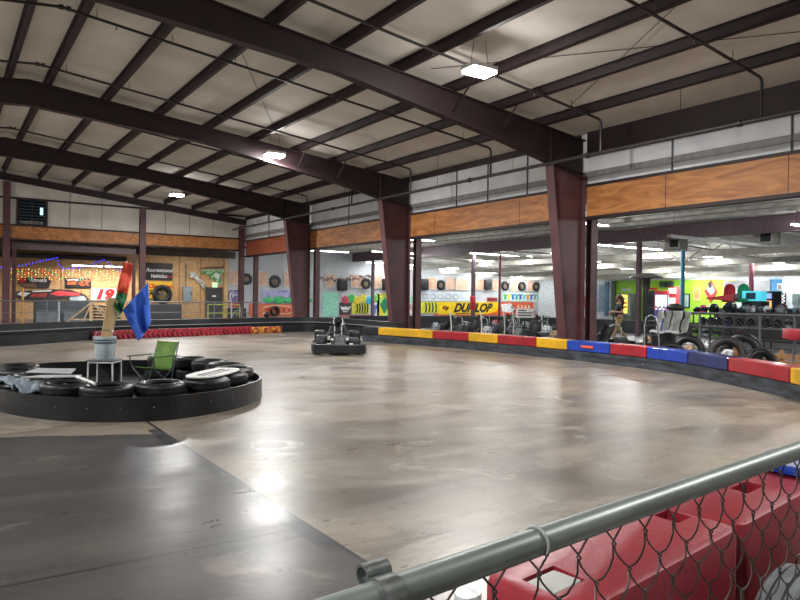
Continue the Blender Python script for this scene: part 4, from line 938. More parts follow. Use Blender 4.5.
poly('black_line', o, [(-.75, -.06), (-.75, .0), (.7, .04), (.7, -.02)], INKB); text('lettering', 'PLUGS', INKB, o, (-.25, -.046, -.25), .3, bold=.014)
o = tire('big black wheel hung on the timber wall over the dark cabinet', (12.9-1.2, 44.6, 1.55), .62, .24, .3, (R(90), 0, 0)); 
for i in range(5):
    m = MB(); a = 2*math.pi*i/5+.3; m.prism([(-.03, 0), (.03, 0), (.05, .32), (-.05, .32)], -.03, .03, 'Y', Matrix.Rotation(a, 4, 'Y')); q = m.build('spoke', GREYMET, o); q.rotation_euler = (R(-90), 0, 0)
cb = thing('dark_cabinet', 'big dark cabinet standing below the wall wheel', 'cabinet', (11.7, 44.0, 0))
m = MB(); m.rbox(-.95, .95, -.45, .45, 0, .92, .03); m.build('body', C('cabinet', (44, 46, 52)), cb)
m = MB(); m.box(-.92, -.02, -.465, -.45, .06, .86); m.build('door', C('cabinet_door', (56, 58, 64)), cb); m = MB(); m.box(.02, .92, -.465, -.45, .06, .86); m.build('door', C('cabinet_door', (56, 58, 64)), cb)
eb = wallbox('electrical_box', 'grey electrical box on the timber wall', 'electrical box', 182.5, 286.5, 191.5, 301, C('ebox', (138, 152, 160)), th=.16)[0]
m = MB(); m.tube([(-.1, -.08, .45), (-.1, -.08, 2.0)], .035, 8); m.build('conduit', GREYMET, eb)
m = MB(); m.rbox(.2, .24, -.19, -.16, -.1, .1, .006); m.build('latch', DKMET, eb)
w3 = C('flag_white', (206, 210, 208), c2=(120, 126, 122), scale=5)
m = MB(); m.grid(lambda u, v: Vector((u*1.0, -.05*math.sin(u*9), -.15-.75*u*u-.42*v+.05*math.sin(u*6))), 20, 8); o = tag(m.build('pennant', w3, loc=(13.55, 44.9, 3.2), solid=.01), 'pale checked pennant curving down on the timber wall', 'flag')
dg_ = thing('dragon_artwork', 'green and white painted cut-out creature on the timber wall', 'wall art', (15.15, 44.96, 2.85))
GRN2 = C('art_green', (60, 130, 70), c2=(160, 190, 150), scale=6, lo=.45, hi=.55)
m = MB(); m.prism([(-.9, .3), (-.4, .42), (.2, .4), (.7, .52), (1.0, .36), (.6, .22), (.5, -.05), (.62, -.5), (.3, -.6), (.1, -.3), (-.2, -.2), (-.35, .1), (-.8, .12)], -.04, 0); m.build('body', GRN2, dg_)
m = MB(); m.prism([(0, .05), (.2, .22), (.42, .1), (.36, -.25), (.14, -.12)], -.06, -.04); m.build('face', INKW, dg_)
m = MB(); m.prism([(-1.1, .42), (-.5, .58), (.7, .66), (.9, .72), (.6, .5), (-.4, .46)], -.03, -.01); m.build('crest', C('crest', (110, 60, 40)), dg_)
sg = wallbox('exit_sign', 'small pale green lit sign above the dark back door', 'sign', 212, 282.5, 217, 287.5, C('exitgreen', (190, 225, 180), emit=.6), th=.1)[0]
d1 = thing('door_1', 'dark back door in the timber wall', 'door', (15.2, 44.98, 0)); d1['kind'] = 'structure'
m = MB(); m.box(-.5, .5, -.06, 0, 0.0, 2.0); m.build('leaf', C('door_dark', (52, 54, 60)), d1)
m = MB(); m.box(-.58, -.5, -.08, 0, 0, 2.08); m.box(.5, .58, -.08, 0, 0, 2.08); m.box(-.58, .58, -.08, 0, 2.0, 2.08); m.build('door_frame', C('door_frame', (84, 74, 66)), d1)
m = MB(); m.box(-.12, .14, -.07, -.06, 1.42, 1.52); m.build('notice', INKW, d1)
m = MB(); m.rbox(.36, .46, -.12, -.06, .98, 1.03, .01); m.build('handle', GREYMET, d1)
m = MB(); m.box(15.9, 16.15, 44.9, 45.02, 0, 4.4); struct('trim_6', m, WOOD)
for x in (3.2, 5.9, 7.0, 9.6, 10.4, 12.9, 14.3):
    m = MB(); m.box(x-.03, x+.03, 44.99, 45.02, 0, 4.4); struct('trim_7', m, C('batten', (170, 124, 76)))
m = MB(); m.box(-3, 15.3, 41.2, 41.35, 3.85, 4.3); tag(m.build('soffit_beam', C('soffit', (96, 82, 76))), 'dark beam under the low ceiling behind the back opening', 'beam')
m = MB(); m.box(-2, 9.2, 43.2, 44.9, 3.72, 3.78); m.box(-2, 9.2, 43.2, 43.28, 3.5, 3.78); tag(m.build('storage_shelf', C('shelf_dark', (58, 50, 50))), 'dark overhead shelf above the lit timber wall', 'shelf')
# string lights
def bulbs(nm, lab, pts, cols, r, cat='string lights'):
    t = thing(nm, lab, cat, tuple(pts[0])); o0 = Vector(pts[0])
    m = MB(); m.tube([Vector(p)-o0 for p in pts], .006, 4); m.build('cable', DKMET, t)
    for ci, c in enumerate(cols):
        m = MB()
        for i, p in enumerate(pts):
            if i % len(cols) == ci: m.ball(Vector(p)-o0-Vector((0, 0, .02)), r, 5)
        q = m.build('bulb', mat('bulb_%d_%d_%d' % c, c, .4, emit=3), t); q['kind'] = 'stuff'
    return t
def line(pts, n):
    out = []; seg_ = [(pts[i], pts[i+1]) for i in range(len(pts)-1)]
    tot = sum(math.dist(a, b) for a, b in seg_)
    for a, b in seg_:
        k = max(1, round(n*math.dist(a, b)/tot))
        out += [atY(a[0]+(b[0]-a[0])*i/k, a[1]+(b[1]-a[1])*i/k, 42.6) for i in range(k)]
    return out+[atY(pts[-1][0], pts[-1][1], 42.6)]
bulbs('blue_string_light', 'blue fairy light string zigzagging across the back opening over the timber wall', line([(-2, 252), (-2, 267), (12, 266.5), (26, 264.5), (40, 261), (52, 258.5), (57, 257.5), (59, 264), (63, 268.5), (75, 268), (88, 266), (96, 262), (104, 259.5), (108, 262), (114, 266), (121, 270)], 46), [(50, 60, 255)], .03)
rows = []
random.seed(3)
net = []
for r_ in range(5):
    for i in range(34):
        px = 4+i*3.4+random.random()*1.5; net.append(atY(px, 268.3+r_*2.4+random.random()*1.3+(px/120)*1.5, 44.95))
net = [net[r_*34+(i if r_ % 2 == 0 else 33-i)] for r_ in range(5) for i in range(34)]
bulbs('fairy_light_net', 'net of many warm and coloured fairy lights high on the timber wall', net, [(255, 190, 90), (255, 70, 50), (255, 230, 170), (70, 200, 110), (255, 150, 60)], .022)
# fence, railings, lockers and props in front of the timber wall
YF = 36.0
fb = thing('back_fence', 'low chain link fence with pale top rail along the far side of the track', 'fence', (0, YF, 0))
x0_, x1_ = -2, 14.9
m = MB(); m.tube([(x0_, 0, 1.17), (x1_, 0, 1.17)], .03, 8); m.tube([(x0_, 0, .62), (x1_, 0, .62)], .012, 6); m.build('top_rail', GREYMET, fb)
m = MB()
nx = int((x1_-x0_)/.14)
for i in range(nx):
    for sg in (-1, 1):
        xa = x0_+i*.14
        zt_ = 1.15; L_m = min(1.1, (x1_-xa) if sg > 0 else (xa-x0_))
        if L_m > .1: m.tube([(xa, 0, zt_), (xa+sg*L_m, 0, zt_-L_m)], .0035, 3, cap=False)
m.build('wire_mesh', GREYMET, fb)
for x in (-.5, 4.1, 8, 12.2):
    m = MB(); m.tube([(x, 0, 0), (x, 0, 1.2)], .03, 8); m.build('post', GREYMET, fb)
def pole(px, lab, cname, col, ptop, Y=36.2, r=.045):
    p = atY(px, ptop, Y); m = MB(); m.tube([(0, 0, 0), (0, 0, p.z)], r, 8); m.lathe([(r*2, 0), (r*2, .02), (r, .03)], 10)
    return tag(m.build('pole', C(cname, col), loc=(p.x, Y, 0)), lab, 'pole')
pole(22.8, 'orange yellow pole left of the grey lockers', 'pole_yellow', (222, 160, 40), 287.5, 36.6); pole(59, 'pale grey pole right of the grey lockers', 'pole_grey', (190, 200, 206), 301, 36.6)
lk = thing('locker_unit', 'low grey double locker behind the fence at the left', 'locker', (5.05, 38.3, 0))
m = MB(); m.rbox(-1.25, 1.25, -.35, .35, 0, 1.15, .02); m.build('body', C('locker_body', (60, 68, 78)), lk)
for i in range(2):
    m = MB(); m.box(-1.2+i*1.25, -.15+i*1.25, -.38, -.35, .08, .62); m.build('door', C('locker_door', (112, 120, 130)), lk)
m = MB(); m.box(-1.22, 1.22, -.37, -.35, .66, .7); m.build('ledge', GREYMET, lk)
rk = thing('tube_rack', 'yellow framed rack of dark tubes behind the fence', 'rack', (7.15, 38.6, 0))
for s in (-.5, .5):
    m = MB(); m.tube([(s, 0, 0), (s, 0, 1.1)], .03, 6); m.build('upright', C('rack_yellow', (200, 180, 50)), rk)
m = MB(); m.tube([(-.5, 0, 1.1), (.5, 0, 1.1)], .03, 6); m.build('crossbar', C('rack_yellow', (200, 180, 50)), rk)
for i in range(6):
    m = MB(); m.tube([(-.6, -.06, .12+i*.16), (.9-.1*i, -.06, .1+i*.14)], .05, 7); m.build('tube', DKMET, rk)
for px, dx_, lab in ((85, -.62, 'left pale timber trestle leg frame behind the fence'), (92, .25, 'pale timber trestle frame under the number 19 panel'),):
    b0 = atY(92, 301, 37.5)
m = MB()
for dx_ in (-1.25, -.45, -.05, .9, 1.35): m.tube([(0, 0, 1.12), (dx_, .0, .03)], .045, 4)
m.box(-.9, .95, -.03, .03, .2, .26)
tag(m.build('timber_trestle', C('trestle', (202, 176, 138)), loc=(b0.x, 37.5, 0)), 'fan of pale timber braces standing under the number 19 panel', 'trestle')
hr = thing('hand_rail', 'yellow green tube rail beside the dark back door', 'rail', (13.6, 38.4, 0))
for i, x in enumerate((-.95, 0, .95)):
    m = MB(); m.tube([(x, 0, 0), (x, 0, 1.0)], .03, 7); m.build('post', C('rail_green', (178, 190, 62)), hr)
m = MB(); m.tube([(-.95, 0, 1.0), (.95, 0, 1.0)], .03, 7); m.tube([(-.95, 0, .5), (.95, 0, .5)], .025, 7); m.build('rail', C('rail_green', (178, 190, 62)), hr)
m = MB(); m.tube([(0, 0, 0), (0, 0, 1.25)], .04, 8); m.lathe([(.12, 0), (.12, .03), (.04, .04)], 10); tag(m.build('pole', C('pole_grey', (190, 200, 206)), loc=(13.75, 37.6, 0)), 'pale grey pole in front of the yellow green rail', 'pole')
bc = thing('small_bicycle', 'small pale bicycle leaning near the dark back door', 'bicycle', (14.6, 39.0, 0), R(10))
for x in (-.35, .35):
    m = MB(); m.tube([(x+.25*math.cos(a), 0, .27+.25*math.sin(a)) for a in [2*math.pi*i/20 for i in range(20)]], .02, 6, True); m.build('wheel', TIRE, bc)
m = MB(); m.tube([(-.35, 0, .27), (-.1, 0, .62), (.25, 0, .66), (.35, 0, .27)], .02, 6); m.tube([(-.1, 0, .62), (0, 0, .3), (.25, 0, .6)], .018, 6); m.tube([(.25, -.2, .8), (.25, 0, .74), (.25, .2, .8)], .015, 6); m.tube([(.25, 0, .66), (.25, 0, .76)], .016, 6); m.build('frame', C('bike', (170, 190, 200)), bc)
m = MB(); m.rbox(-.22, -.02, -.05, .05, .66, .72, .02); m.tube([(-.1, 0, .6), (-.12, 0, .68)], .015, 6); m.build('saddle', RUB, bc)

# ---------------------------------------------------------------- painted far wall (Y = 45, right of the corner)
def rect(px0, py0, px1, py1, nm, lab, mt, cat='mural', th=.03, Y=45.0, group=None): return wallbox(nm, lab, cat, px0, py0, px1, py1, mt, Y, th, group=group)
MIX = lambda n, a, b, s=1.2: mat('mural_'+n, a, .55, c2=b, scale=s, lo=.47, hi=.53, detail=3)
o, hw, hh = rect(262, 290, 300, 303.5, 'hill_mural', 'mural of purple hills with green bushes', MIX('hills', (170, 165, 205), (110, 100, 170)))
for i in range(5):
    m = MB(); m.ball((-hw+.5+i*.75, -.05, -hh*.5), .38, 8, (1.15, .12, .55+.2*(i % 2))); m.build('green_bush', C('bush', (66, 190, 110)), o)
o, hw, hh = rect(249, 303.5, 300, 319.5, 'orange_car_mural', 'orange mural with a car outline at the corner', C('mural_orange', (222, 110, 70)))
m = MB(); m.tube([(-hw*.5, -.04, -.25), (-hw*.45, -.04, .2), (0, -.04, .36), (hw*.5, -.04, .28), (hw*.85, -.04, -.0), (hw*.5, -.04, -.28)], .035, 5, True); m.build('car_outline', C('mural_cream', (236, 214, 190)), o)
m = MB()
for i in range(5): m.box(-.7+i*.42, -.5+i*.42, -.04, -.03, -.1, .12)
m.build('car_lettering', C('mural_red', (190, 50, 40)), o)
tire('black rubber wheel against the orange car mural', (19.6, 44.8, .45), .35, .25, .2, (R(80), 0, 0))
o, hw, hh = rect(229, 290, 244, 302, 'purple_graffiti', 'purple and white scribbled mural right of the timber corner', MIX('graf', (196, 196, 210), (130, 110, 170), 3))
m = MB()
for k in range(3): m.tube([(.1*k+(.5-.13*k)*math.cos(a)-.1, -.04, (.4-.1*k)*math.sin(a)) for a in [2*math.pi*i/16 for i in range(16)]], .03, 5, True)
m.build('swirl', C('mural_ink', (80, 70, 110)), o)
rect(229, 302, 241, 307.5, 'red_patch_mural', 'dull red panel under the scribbled mural', C('dull_red', (186, 60, 80)))
rect(228, 308, 244, 318, 'dark_locker', 'dark low lockers by the timber corner', C('lockd', (52, 50, 58)), 'locker', th=.4)
o, hw, hh = rect(322.5, 292, 337.5, 318, 'mint_mural', 'mint green lattice mural', C('mint', (120, 200, 170), c2=(150, 215, 190), scale=3))
m = MB()
for k in range(6): m.tube([(-hw+.1, -.035, -hh+.3*k+.1), (hw-.1, -.035, -hh+.3*k+.5)], .02, 4)
m.build('white_lines', INKW, o)
o, hw, hh = rect(341, 294, 372, 303.5, 'splash_mural', 'mural of green, yellow and blue splashes above the black sign', C('splash_base', (190, 200, 200)))
for i, c_ in enumerate([(200, 60, 90), (70, 190, 90), (236, 210, 50), (220, 210, 70), (60, 180, 215), (120, 200, 90)]):
    m = MB(); m.ball((-hw+.35+i*.53, -.05, (.05 if i % 2 else -.1)), .32, 8, (1, .1, 1)); m.build('paint_splash', C('splash%d' % i, c_), o)
o, hw, hh = rect(339.5, 302.5, 350.5, 314.5, 'black_sign', 'black square sign with a white winged mark', C('sign_black', (50, 44, 50)), 'sign', th=.06)
poly('white_wings', o, [(-.5, .2), (-.2, .1), (0, .16), (.2, .1), (.5, .2), (.3, -.12), (-.3, -.12)], INKW, -.065); poly('white_lines', o, [(-.25, -.2), (.25, -.2), (.2, -.27), (-.2, -.27)], INKW, -.065)
def chevs(px0, py0, px1, py1, lab, n):
    o, hw, hh = rect(px0, py0, px1, py1, 'chevron_panel', lab, C('chev_yellow', (216, 216, 50)), 'panel', th=.05)
    for i in range(n):
        x = -hw+.3+i*(2*hw-.4)/n; m = MB(); q = [(x+.14*math.cos(t_), hh*.92*math.sin(t_)) for t_ in [R(-80+16*j) for j in range(11)]]
        m.prism(q+[(a+.14, b) for a, b in q[::-1]], -.056, -.05, 'Y'); m.build('black_chevron', INKB, o)
chevs(351.5, 302.5, 368.5, 313.5, 'yellow panel with black curved stripes beside the black sign', 5); chevs(421, 302, 438, 313, 'yellow panel with black curved stripes left of the yellow banner', 4)
rect(340, 315, 372, 319.5, 'red_kerb_panel', 'low red painted strip under the black sign', C('kerb_red', (214, 90, 90)))
o, hw, hh = rect(372.5, 294, 379, 318, 'white_fin', 'white and blue surfboard shape on the far wall', MIX('fin', (226, 226, 230), (90, 110, 190), 1.5))
o, hw, hh = rect(377, 293.5, 391, 317, 'green_mural', 'light green mural with a dark green diamond', MIX('lg', (150, 205, 110), (226, 210, 60), 1.1))
poly('diamond', o, [(0, -hh*.8), (.55, 0), (.05, hh*.7), (-.4, 0)], C('diamond', (20, 130, 80)), -.035)
rect(400, 296, 413, 303, 'pale_mural', 'small pale mural right of the middle column', MIX('pm', (200, 210, 205), (120, 190, 150), 2)); rect(403, 303, 412, 314, 'rose_panel', 'muted rose and white slanted panel', MIX('rose', (180, 130, 130), (215, 205, 205), 1.3))
# yellow tire banner
o, hw, hh = rect(438.2, 301.8, 499.2, 314.2, 'yellow_banner', 'long yellow banner reading DUNLOP', C('banner_yellow', (246, 204, 10)), 'banner', th=.05)
text('lettering', 'DUNLOP', INKB, o, (.25, -.055, .0), 1.0, shear=.42, bold=.05, sx=1.02)
m = MB(); m.prism([(-hw+.35, .0), (-hw+.6, .2), (-hw+1.15, .05), (-hw+.85, -.2)], -.056, -.05); m.build('arrow_mark', INKB, o); m = MB(); m.prism([(-hw+.5, .02), (-hw+.62, .1), (-hw+.95, .02), (-hw+.8, -.08)], -.06, -.056); m.build('arrow_centre', INKO, o)
poly('underline', o, [(-1.6, -.42), (.3, -.38), (.3, -.45), (-1.55, -.5)], INKB, -.05)
poly('orange_corner', o, [(hw-1.7, -hh), (hw, -hh), (hw, hh*.3), (hw-.4, -hh*.5)], C('corner_orange', (240, 120, 30)), -.05)
rect(434, 313.6, 449, 316.5, 'red_strip', 'short red strip under the left end of the yellow banner', C('kerb_red', (214, 90, 90)))
rect(455, 314.6, 541, 317, 'orange_red_strip', 'long orange red strip under the banners', C('strip_or', (222, 84, 60)))
o, hw, hh = rect(500, 302, 533, 314.4, 'orange_banner', 'orange banner with white patch and black arches', C('banner_orange', (226, 96, 62)), 'banner', th=.04)
m = MB(); m.prism([(-hw+.2, -.3), (-hw+.1, .35), (-hw+1.3, .45), (-hw+1.8, -.1), (-hw+1.2, -.4)], -.05, -.04); m.build('white_patch', INKW, o)
for x in (.2, 1.5):
    m = MB(); m.tube([(x+.7*math.cos(a), -.045, -.4+.32*math.sin(a)) for a in [math.pi*i/12 for i in range(13)]], .06, 5); m.build('black_arch', INKB, o)
m = MB(); m.prism([(-.9, .1), (-.4, .35), (-.55, .1), (-.4, -.15)], -.05, -.04); m.build('black_arrow', INKB, o); 
for i in range(4):
    m = MB(); m.prism([(.0+i*.45, .02), (.3+i*.45, .02), (.2+i*.45, .3), (.1+i*.45, .3)], -.05, -.04); m.build('pale_letter', C('mural_cream', (236, 214, 190)), o)
o, hw, hh = rect(502, 292.3, 541, 301.6, 'graffiti_panel', 'multicoloured graffiti panel above the orange banner', C('graf_base', (205, 225, 215)))
random.seed(5)
for i, c_ in enumerate([(70, 170, 90), (230, 210, 40), (40, 110, 190), (30, 150, 160), (60, 70, 150), (90, 190, 200), (230, 130, 60), (50, 90, 170), (130, 140, 150), (80, 180, 120)]):
    x = -hw+.25+i*(2*hw-.3)/10; m = MB(); m.prism([(x, -hh*.7), (x+.3, -hh*.4), (x+.25, hh*.1), (x+.45, hh*.7), (x+.1, hh*.5), (x-.12, hh*.8), (x+.02, .0)], -.04, -.03); m.build('graffiti_letter', C('gl%d' % i, c_), o)
o, hw, hh = rect(421, 291.5, 470, 301.5, 'sketch_panel', 'pale wall panel with grey sketches above the yellow banner', C('sketch', (216, 222, 226), c2=(190, 200, 208), scale=2))
m = MB()
for i in range(5): m.tube([(-hw+.4+i*.8+.3*math.cos(a), -.035, .0+.2*math.sin(a)) for a in [2*math.pi*j/9 for j in range(9)]], .02, 4, True)
m.build('grey_sketch', C('sketch_grey', (120, 130, 138)), o)
rect(487, 297.5, 497, 301.5, 'dark_red_sign', 'small dark red sign above the P of the yellow banner', C('drs', (150, 40, 50)), 'sign')
# high windows and the tires hung between them
WG = mat('window_tan', (206, 168, 144), .4, c2=(190, 150, 126), scale=2)
for i, (a, b) in enumerate([(229, 238), (257.5, 268), (284, 297), (325, 334), (351, 362), (372, 381), (398, 407), (427, 436), (446, 454), (456, 468), (474, 484), (492, 500), (510, 517), (527, 534)]):
    q0, q1 = atY(a, 280+(a-229)*.012-2, 44.98), atY(b, 290, 44.98)
    wn = thing('window_%d' % (i+2), 'tan lit pane high on the far wall, '+ORD[i]+' from the left', 'window', ((q0.x+q1.x)/2, 44.98, 2.75)); wn['kind'] = 'structure'
    h2 = (q1.x-q0.x)/2
    m = MB(); m.box(-h2, h2, -.02, .01, -.46, .46); m.build('pane', WG, wn)
    m = MB(); m.box(-h2-.05, -h2, -.05, .01, -.5, .5); m.box(h2, h2+.05, -.05, .01, -.5, .5); m.box(-h2, h2, -.05, .01, .46, .52); m.box(-h2, h2, -.05, .01, -.52, -.46); m.build('window_frame', FIXW, wn)
    m = MB(); m.box(-.012, .012, -.035, -.02, -.46, .46); m.build('mullion', FIXW, wn)
for px, py, lab, rr_ in ((275.5, 281.5, 'round tire with a face-like centre high on the far wall, left of the leftmost column', .44), (366.5, 283.5, 'round brown tire high on the far wall, left of the middle column', .42), (441.5, 285, 'round tire high on the far wall over the chevron panel', .42),
        (505.7, 286, 'round tire high on the far wall, left of three over the graffiti', .42), (522.5, 286.3, 'round tire high on the far wall, middle of three over the graffiti', .42), (536.5, 286.7, 'round tire high on the far wall, right of three over the graffiti', .42), (440, 0, '', 0), (247, 279, 'dark tire by the corner of the timber wall', .4)):
    if not lab: continue
    p_ = atY(px, py, 44.85); o = tire(lab, (p_.x, 44.92, p_.z), rr_, .2, rr_*.5, (R(90), 0, 0), group='tires hung high on the far wall')
    m = MB(); m.lathe([(.001, 0), (rr_*.5, 0), (rr_*.5, .04), (.001, .05)], 16); m.build('centre_disc', C('disc', (112, 92, 72)), o)
for px, lab in ((342.5, 'black speaker box high on the far wall, left of the brown round tire'), (387, 'black speaker box beside the middle column on the far wall'), (424, 'black speaker box left of the tire over the chevrons'), (488, 'black speaker box over the P of the yellow banner')):
    p_ = atY(px, 284.5, 44.8); m = MB(); m.rbox(-.36, .36, -.2, .2, -.45, .45, .04); o = tag(m.build('speaker_box', C('spk', (34, 34, 38)), loc=(p_.x, 44.8, p_.z)), lab, 'speaker', 'speakers high on the far wall')
    m = MB(); m.lathe([(.001, 0), (.2, 0), (.24, .03)], 16, Matrix.Translation((0, -.2, 0)) @ Matrix.Rotation(R(90), 4, 'X')); m.build('speaker_cone', DKMET, o)
# garland hanging under the near arcade bay
ga, gb = Vector((15.95, 31.2, 2.5)), Vector((25.9, yat(372.5, 26), atX(372.5, 275.5, 26).z))
g0 = [ga.lerp(gb, i/34)+Vector((0, 0, .06*math.sin(i*1.3)-.25*math.sin(math.pi*i/34)*.6)) for i in range(35)]
t = thing('garland', 'dark red garland strung across between the leftmost and middle columns', 'garland', tuple(g0[0])); m = MB(); m.tube([p_-g0[0] for p_ in g0], .03, 5)
random.seed(9)
for p_ in g0:
    for k in range(5):
        d = Vector((random.uniform(-1, 1), random.uniform(-.3, .3), random.uniform(-1, .8)))*.16; m.tube([p_-g0[0], p_-g0[0]+d], [.03, .008], 4)
m.build('foliage', C('garland', (110, 52, 44), c2=(70, 36, 34), scale=9), t)

# ---------------------------------------------------------------- parked karts behind the coloured barrier
def pmat(c): return c
kl = [((17.3, 22.2), 186, (150, 155, 160), 'parked go-kart just right of the middle column'), ((17.3, 20.6), 188, (60, 62, 66), 'parked dark go-kart, second from the middle column in the front row'), ((17.3, 19.0), 184, (190, 194, 196), 'parked go-kart with pale nose, under the left of the yellow banner'),
      ((17.3, 17.35), 188, (110, 124, 120), 'parked go-kart with grey green nose'), ((17.4, 15.75), 184, (150, 132, 96), 'parked go-kart with tan nose, front row, left of the widest column'), ((19.7, 23.2), 186, (170, 174, 178), 'parked go-kart in the second row, behind the middle column'),
      ((19.8, 21.4), 186, (90, 96, 104), 'parked go-kart in the second row, second from the middle column'), ((20.0, 18.6), 186, (196, 200, 202), 'parked go-kart at the right end of the second row'), ((17.4, yat(601, 17.4)), 184, (60, 140, 150), 'parked go-kart with pale teal nose right of the widest column'),
      ((22.6, 22.4), 186, (130, 134, 138), 'parked go-kart at the back of the parked rows'), ((22.6, 24.4), 186, (190, 60, 60), 'parked red nosed go-kart at the back of the parked rows')]
pk = {}
for (x, y), a, pc, lab in kl:
    make_kart(lab, loc=(x, y, 0), rz=R(a), panel=pc, group='parked go-karts')
# marker whips and steel bars seen above the karts
for px, lab in ((450.5, 'white marker pole left of the yellow banner middle'), (481, 'white marker pole under the letter O'), (504, 'bent white marker pole left of the notice board'), (513, 'white marker pole just left of the notice board'), (541.5, 'white marker pole right of the notice board')):
    p_ = atY(px, 314, 18.2); m = MB(); m.tube([(0, 0, 0), (.05, 0, .6), (-.02, 0, 1.12)], .022, 6); m.lathe([(.1, 0), (.1, .02), (.02, .04)], 10)
    tag(m.build('marker_pole', WHITE, loc=(p_.x, 18.2, 0)), lab, 'pole', 'white marker poles among the karts')
nb = thing('notice_board', 'white notice board with dark rows standing among the karts', 'sign', (16.1, yat(525, 16.1), 0), R(-35))
m = MB(); m.rbox(-.3, .3, -.015, .015, .95, 1.26, .01); m.build('board', WHITE, nb)
for i, (a_, b_) in enumerate(((-.22, .05), (-.24, .24), (-.24, .2))):
    m = MB(); m.box(a_, b_, -.02, -.016, 1.18-i*.08, 1.215-i*.08); m.build('dark_row', INKB, nb)
m = MB(); m.tube([(0, .02, 0), (0, .02, 1.0)], .02, 6); m.box(-.2, .2, -.15, .15, 0, .02); m.build('stand', DKMET, nb)
# low black barrier behind the parked karts
m = MB(); q = smooth_path([(17, 29.5), (20, 28.5), (24.7, 27), (27.2, 21), (28, 15), (28.5, 9)], 6); ribbon(m, q, 0, .35, 0, .62)
tag(m.build('pit_barrier', mat('pit_foam', (52, 56, 60), .6, c2=(34, 36, 40), scale=2)), 'long dark barrier behind the parked go-karts', 'barrier')
# standing posts
def round_post(px, ytop, Xp, h, col, nm, lab, r=.09, jacket=None):
    d = _ray(px, 300); y = d.y*(Xp/d.x)
    t = thing('painted_post', lab, 'post', (Xp, y, 0))
    m = MB(); m.tube([(0, 0, 0), (0, 0, h)], r, 12); m.build('shaft', C(nm, col), t)
    m = MB(); m.box(-.2, .2, -.2, .2, 0, .02); m.box(-.15, .15, -.15, .15, h-.02, h); m.build('end_plates', C(nm, col), t)
    return t, y
t, yy = round_post(591, 0, 27.6, zc(27.6)-.62, (196, 40, 54), 'post_red', 'bright red post right of the widest column', .1)
m = MB(); m.rbox(-.28, .2, -.3, .22, 1.35, 2.0, .09, 3); m.rbox(-.2, .15, -.2, .16, 1.0, 1.4, .06); crumple(tag(m.build('red_jacket', C('jacket_red', (214, 44, 60), c2=(170, 30, 46), scale=5), loc=(27.5, yy-.05, -.25)), 'red jacket hung around the bright red post', 'jacket'), .08, 4)
t, yy = round_post(682.3, 0, 29.4, zc(29.4)-.7, (56, 140, 170), 'post_blue', 'blue post with a forked head, left of the diamond sign', .1)
m = MB(); m.tube([(0, 0, zc(29.4)-1.3), (0, .9, zc(29.4)-.7)], .04, 6); m.tube([(0, 0, zc(29.4)-1.3), (0, -.9, zc(29.4)-.7)], .04, 6); m.build('fork_brace', CREAM, t)
round_post(751, 0, 36, zc(36)-.6, (130, 60, 78), 'post_plum', 'plum coloured post behind the turquoise panel', .12)
round_post(499.5, 0, 27.2, 4.2, (120, 60, 74), 'post_plum', 'thin plum post behind the right end of the yellow banner', .07)
yy = yat(474.5, 25.7)
m = MB(); m.rbox(-.13, .13, -.13, .13, .9, 1.75, .06, 3); crumple(tag(m.build('red_extinguisher', C('jacket_red', (214, 44, 60)), loc=(25.97, yat(473, 26), -.05)), 'red cover wrapped on the mauve post over the yellow banner', 'cover'), .04, 5)
# patio heater
ph = thing('patio_heater', 'tall black patio heater with a mushroom hood', 'heater', (16.3, yat(646, 16.3), 0))
m = MB(); m.lathe([(.0001, 0), (.26, 0), (.28, .03), (.26, .4), (.2, .42), (.0001, .42)], 24); m.build('base', DKMET, ph)
m = MB(); m.tube([(0, 0, .4), (0, 0, 1.9)], .06, 12); m.build('pole', DKMET, ph)
m = MB(); m.lathe([(.06, 1.85), (.1, 1.95), (.11, 2.2), (.13, 2.24)], 20); m.build('burner', C('burner', (56, 54, 56), rough=.4), ph)
m = MB(); m.lathe([(.0001, 2.36), (.16, 2.34), (.40, 2.26), (.46, 2.22), (.455, 2.21), (.39, 2.245), (.15, 2.32), (.0001, 2.34)], 28); m.build('hood', C('hood_grey', (96, 94, 94), rough=.35), ph)
# hand truck and black bin by the heater
bn = thing('waste_bin', 'black bin with pale crumpled liner under the patio heater', 'bin', (15.9, yat(646, 15.9)-.55, 0))
m = MB(); m.lathe([(.0001, 0), (.25, 0), (.27, .02), (.32, .72), (.34, .74), (.31, .75), (.26, .05), (.0001, .05)], 24); m.build('body', C('bin_black', (22, 22, 24)), bn)
m = MB(); m.tube([(.33*math.cos(a), .33*math.sin(a), .76+.02*math.sin(a*5)) for a in [2*math.pi*i/24 for i in range(24)]], .03, 6, True); m.build('liner', C('liner', (200, 200, 204)), bn)
ht = thing('hand_truck', 'upright steel hand truck with arched handle by the black bin', 'hand truck', (15.1, yat(653, 15.1), 0), R(-34))
m = MB(); m.tube([(-.2, 0, .1), (-.17, .1, .95), (-.12, .13, 1.15), (0, .14, 1.22), (.12, .13, 1.15), (.17, .1, .95), (.2, 0, .1)], .02, 8)
for z in (.4, .7, .95): m.tube([(-.18, .03+z*.06, z), (.18, .03+z*.06, z)], .014, 6)
m.build('frame', CHROME, ht)
m = MB(); m.box(-.22, .22, -.25, .02, .04, .055); m.build('toe_plate', GREYMET, ht)
for x in (-.24, .24):
    m = MB(); M = Matrix.Translation((x, .06, .11)) @ Matrix.Rotation(R(90), 4, 'Y'); m.lathe([(.05, -.025), (.11, -.025), (.11, .025), (.05, .025)], 16, M, closed=True); m.lathe([(.001, -.02), (.05, -.02), (.05, .02), (.001, .02)], 10, M); m.build('wheel', RUB, ht)
lp = thing('leaning_poles', 'pair of blue and grey poles leaning beside the striped cloth', 'pole', (15.9, yat(660, 15.9), 0))
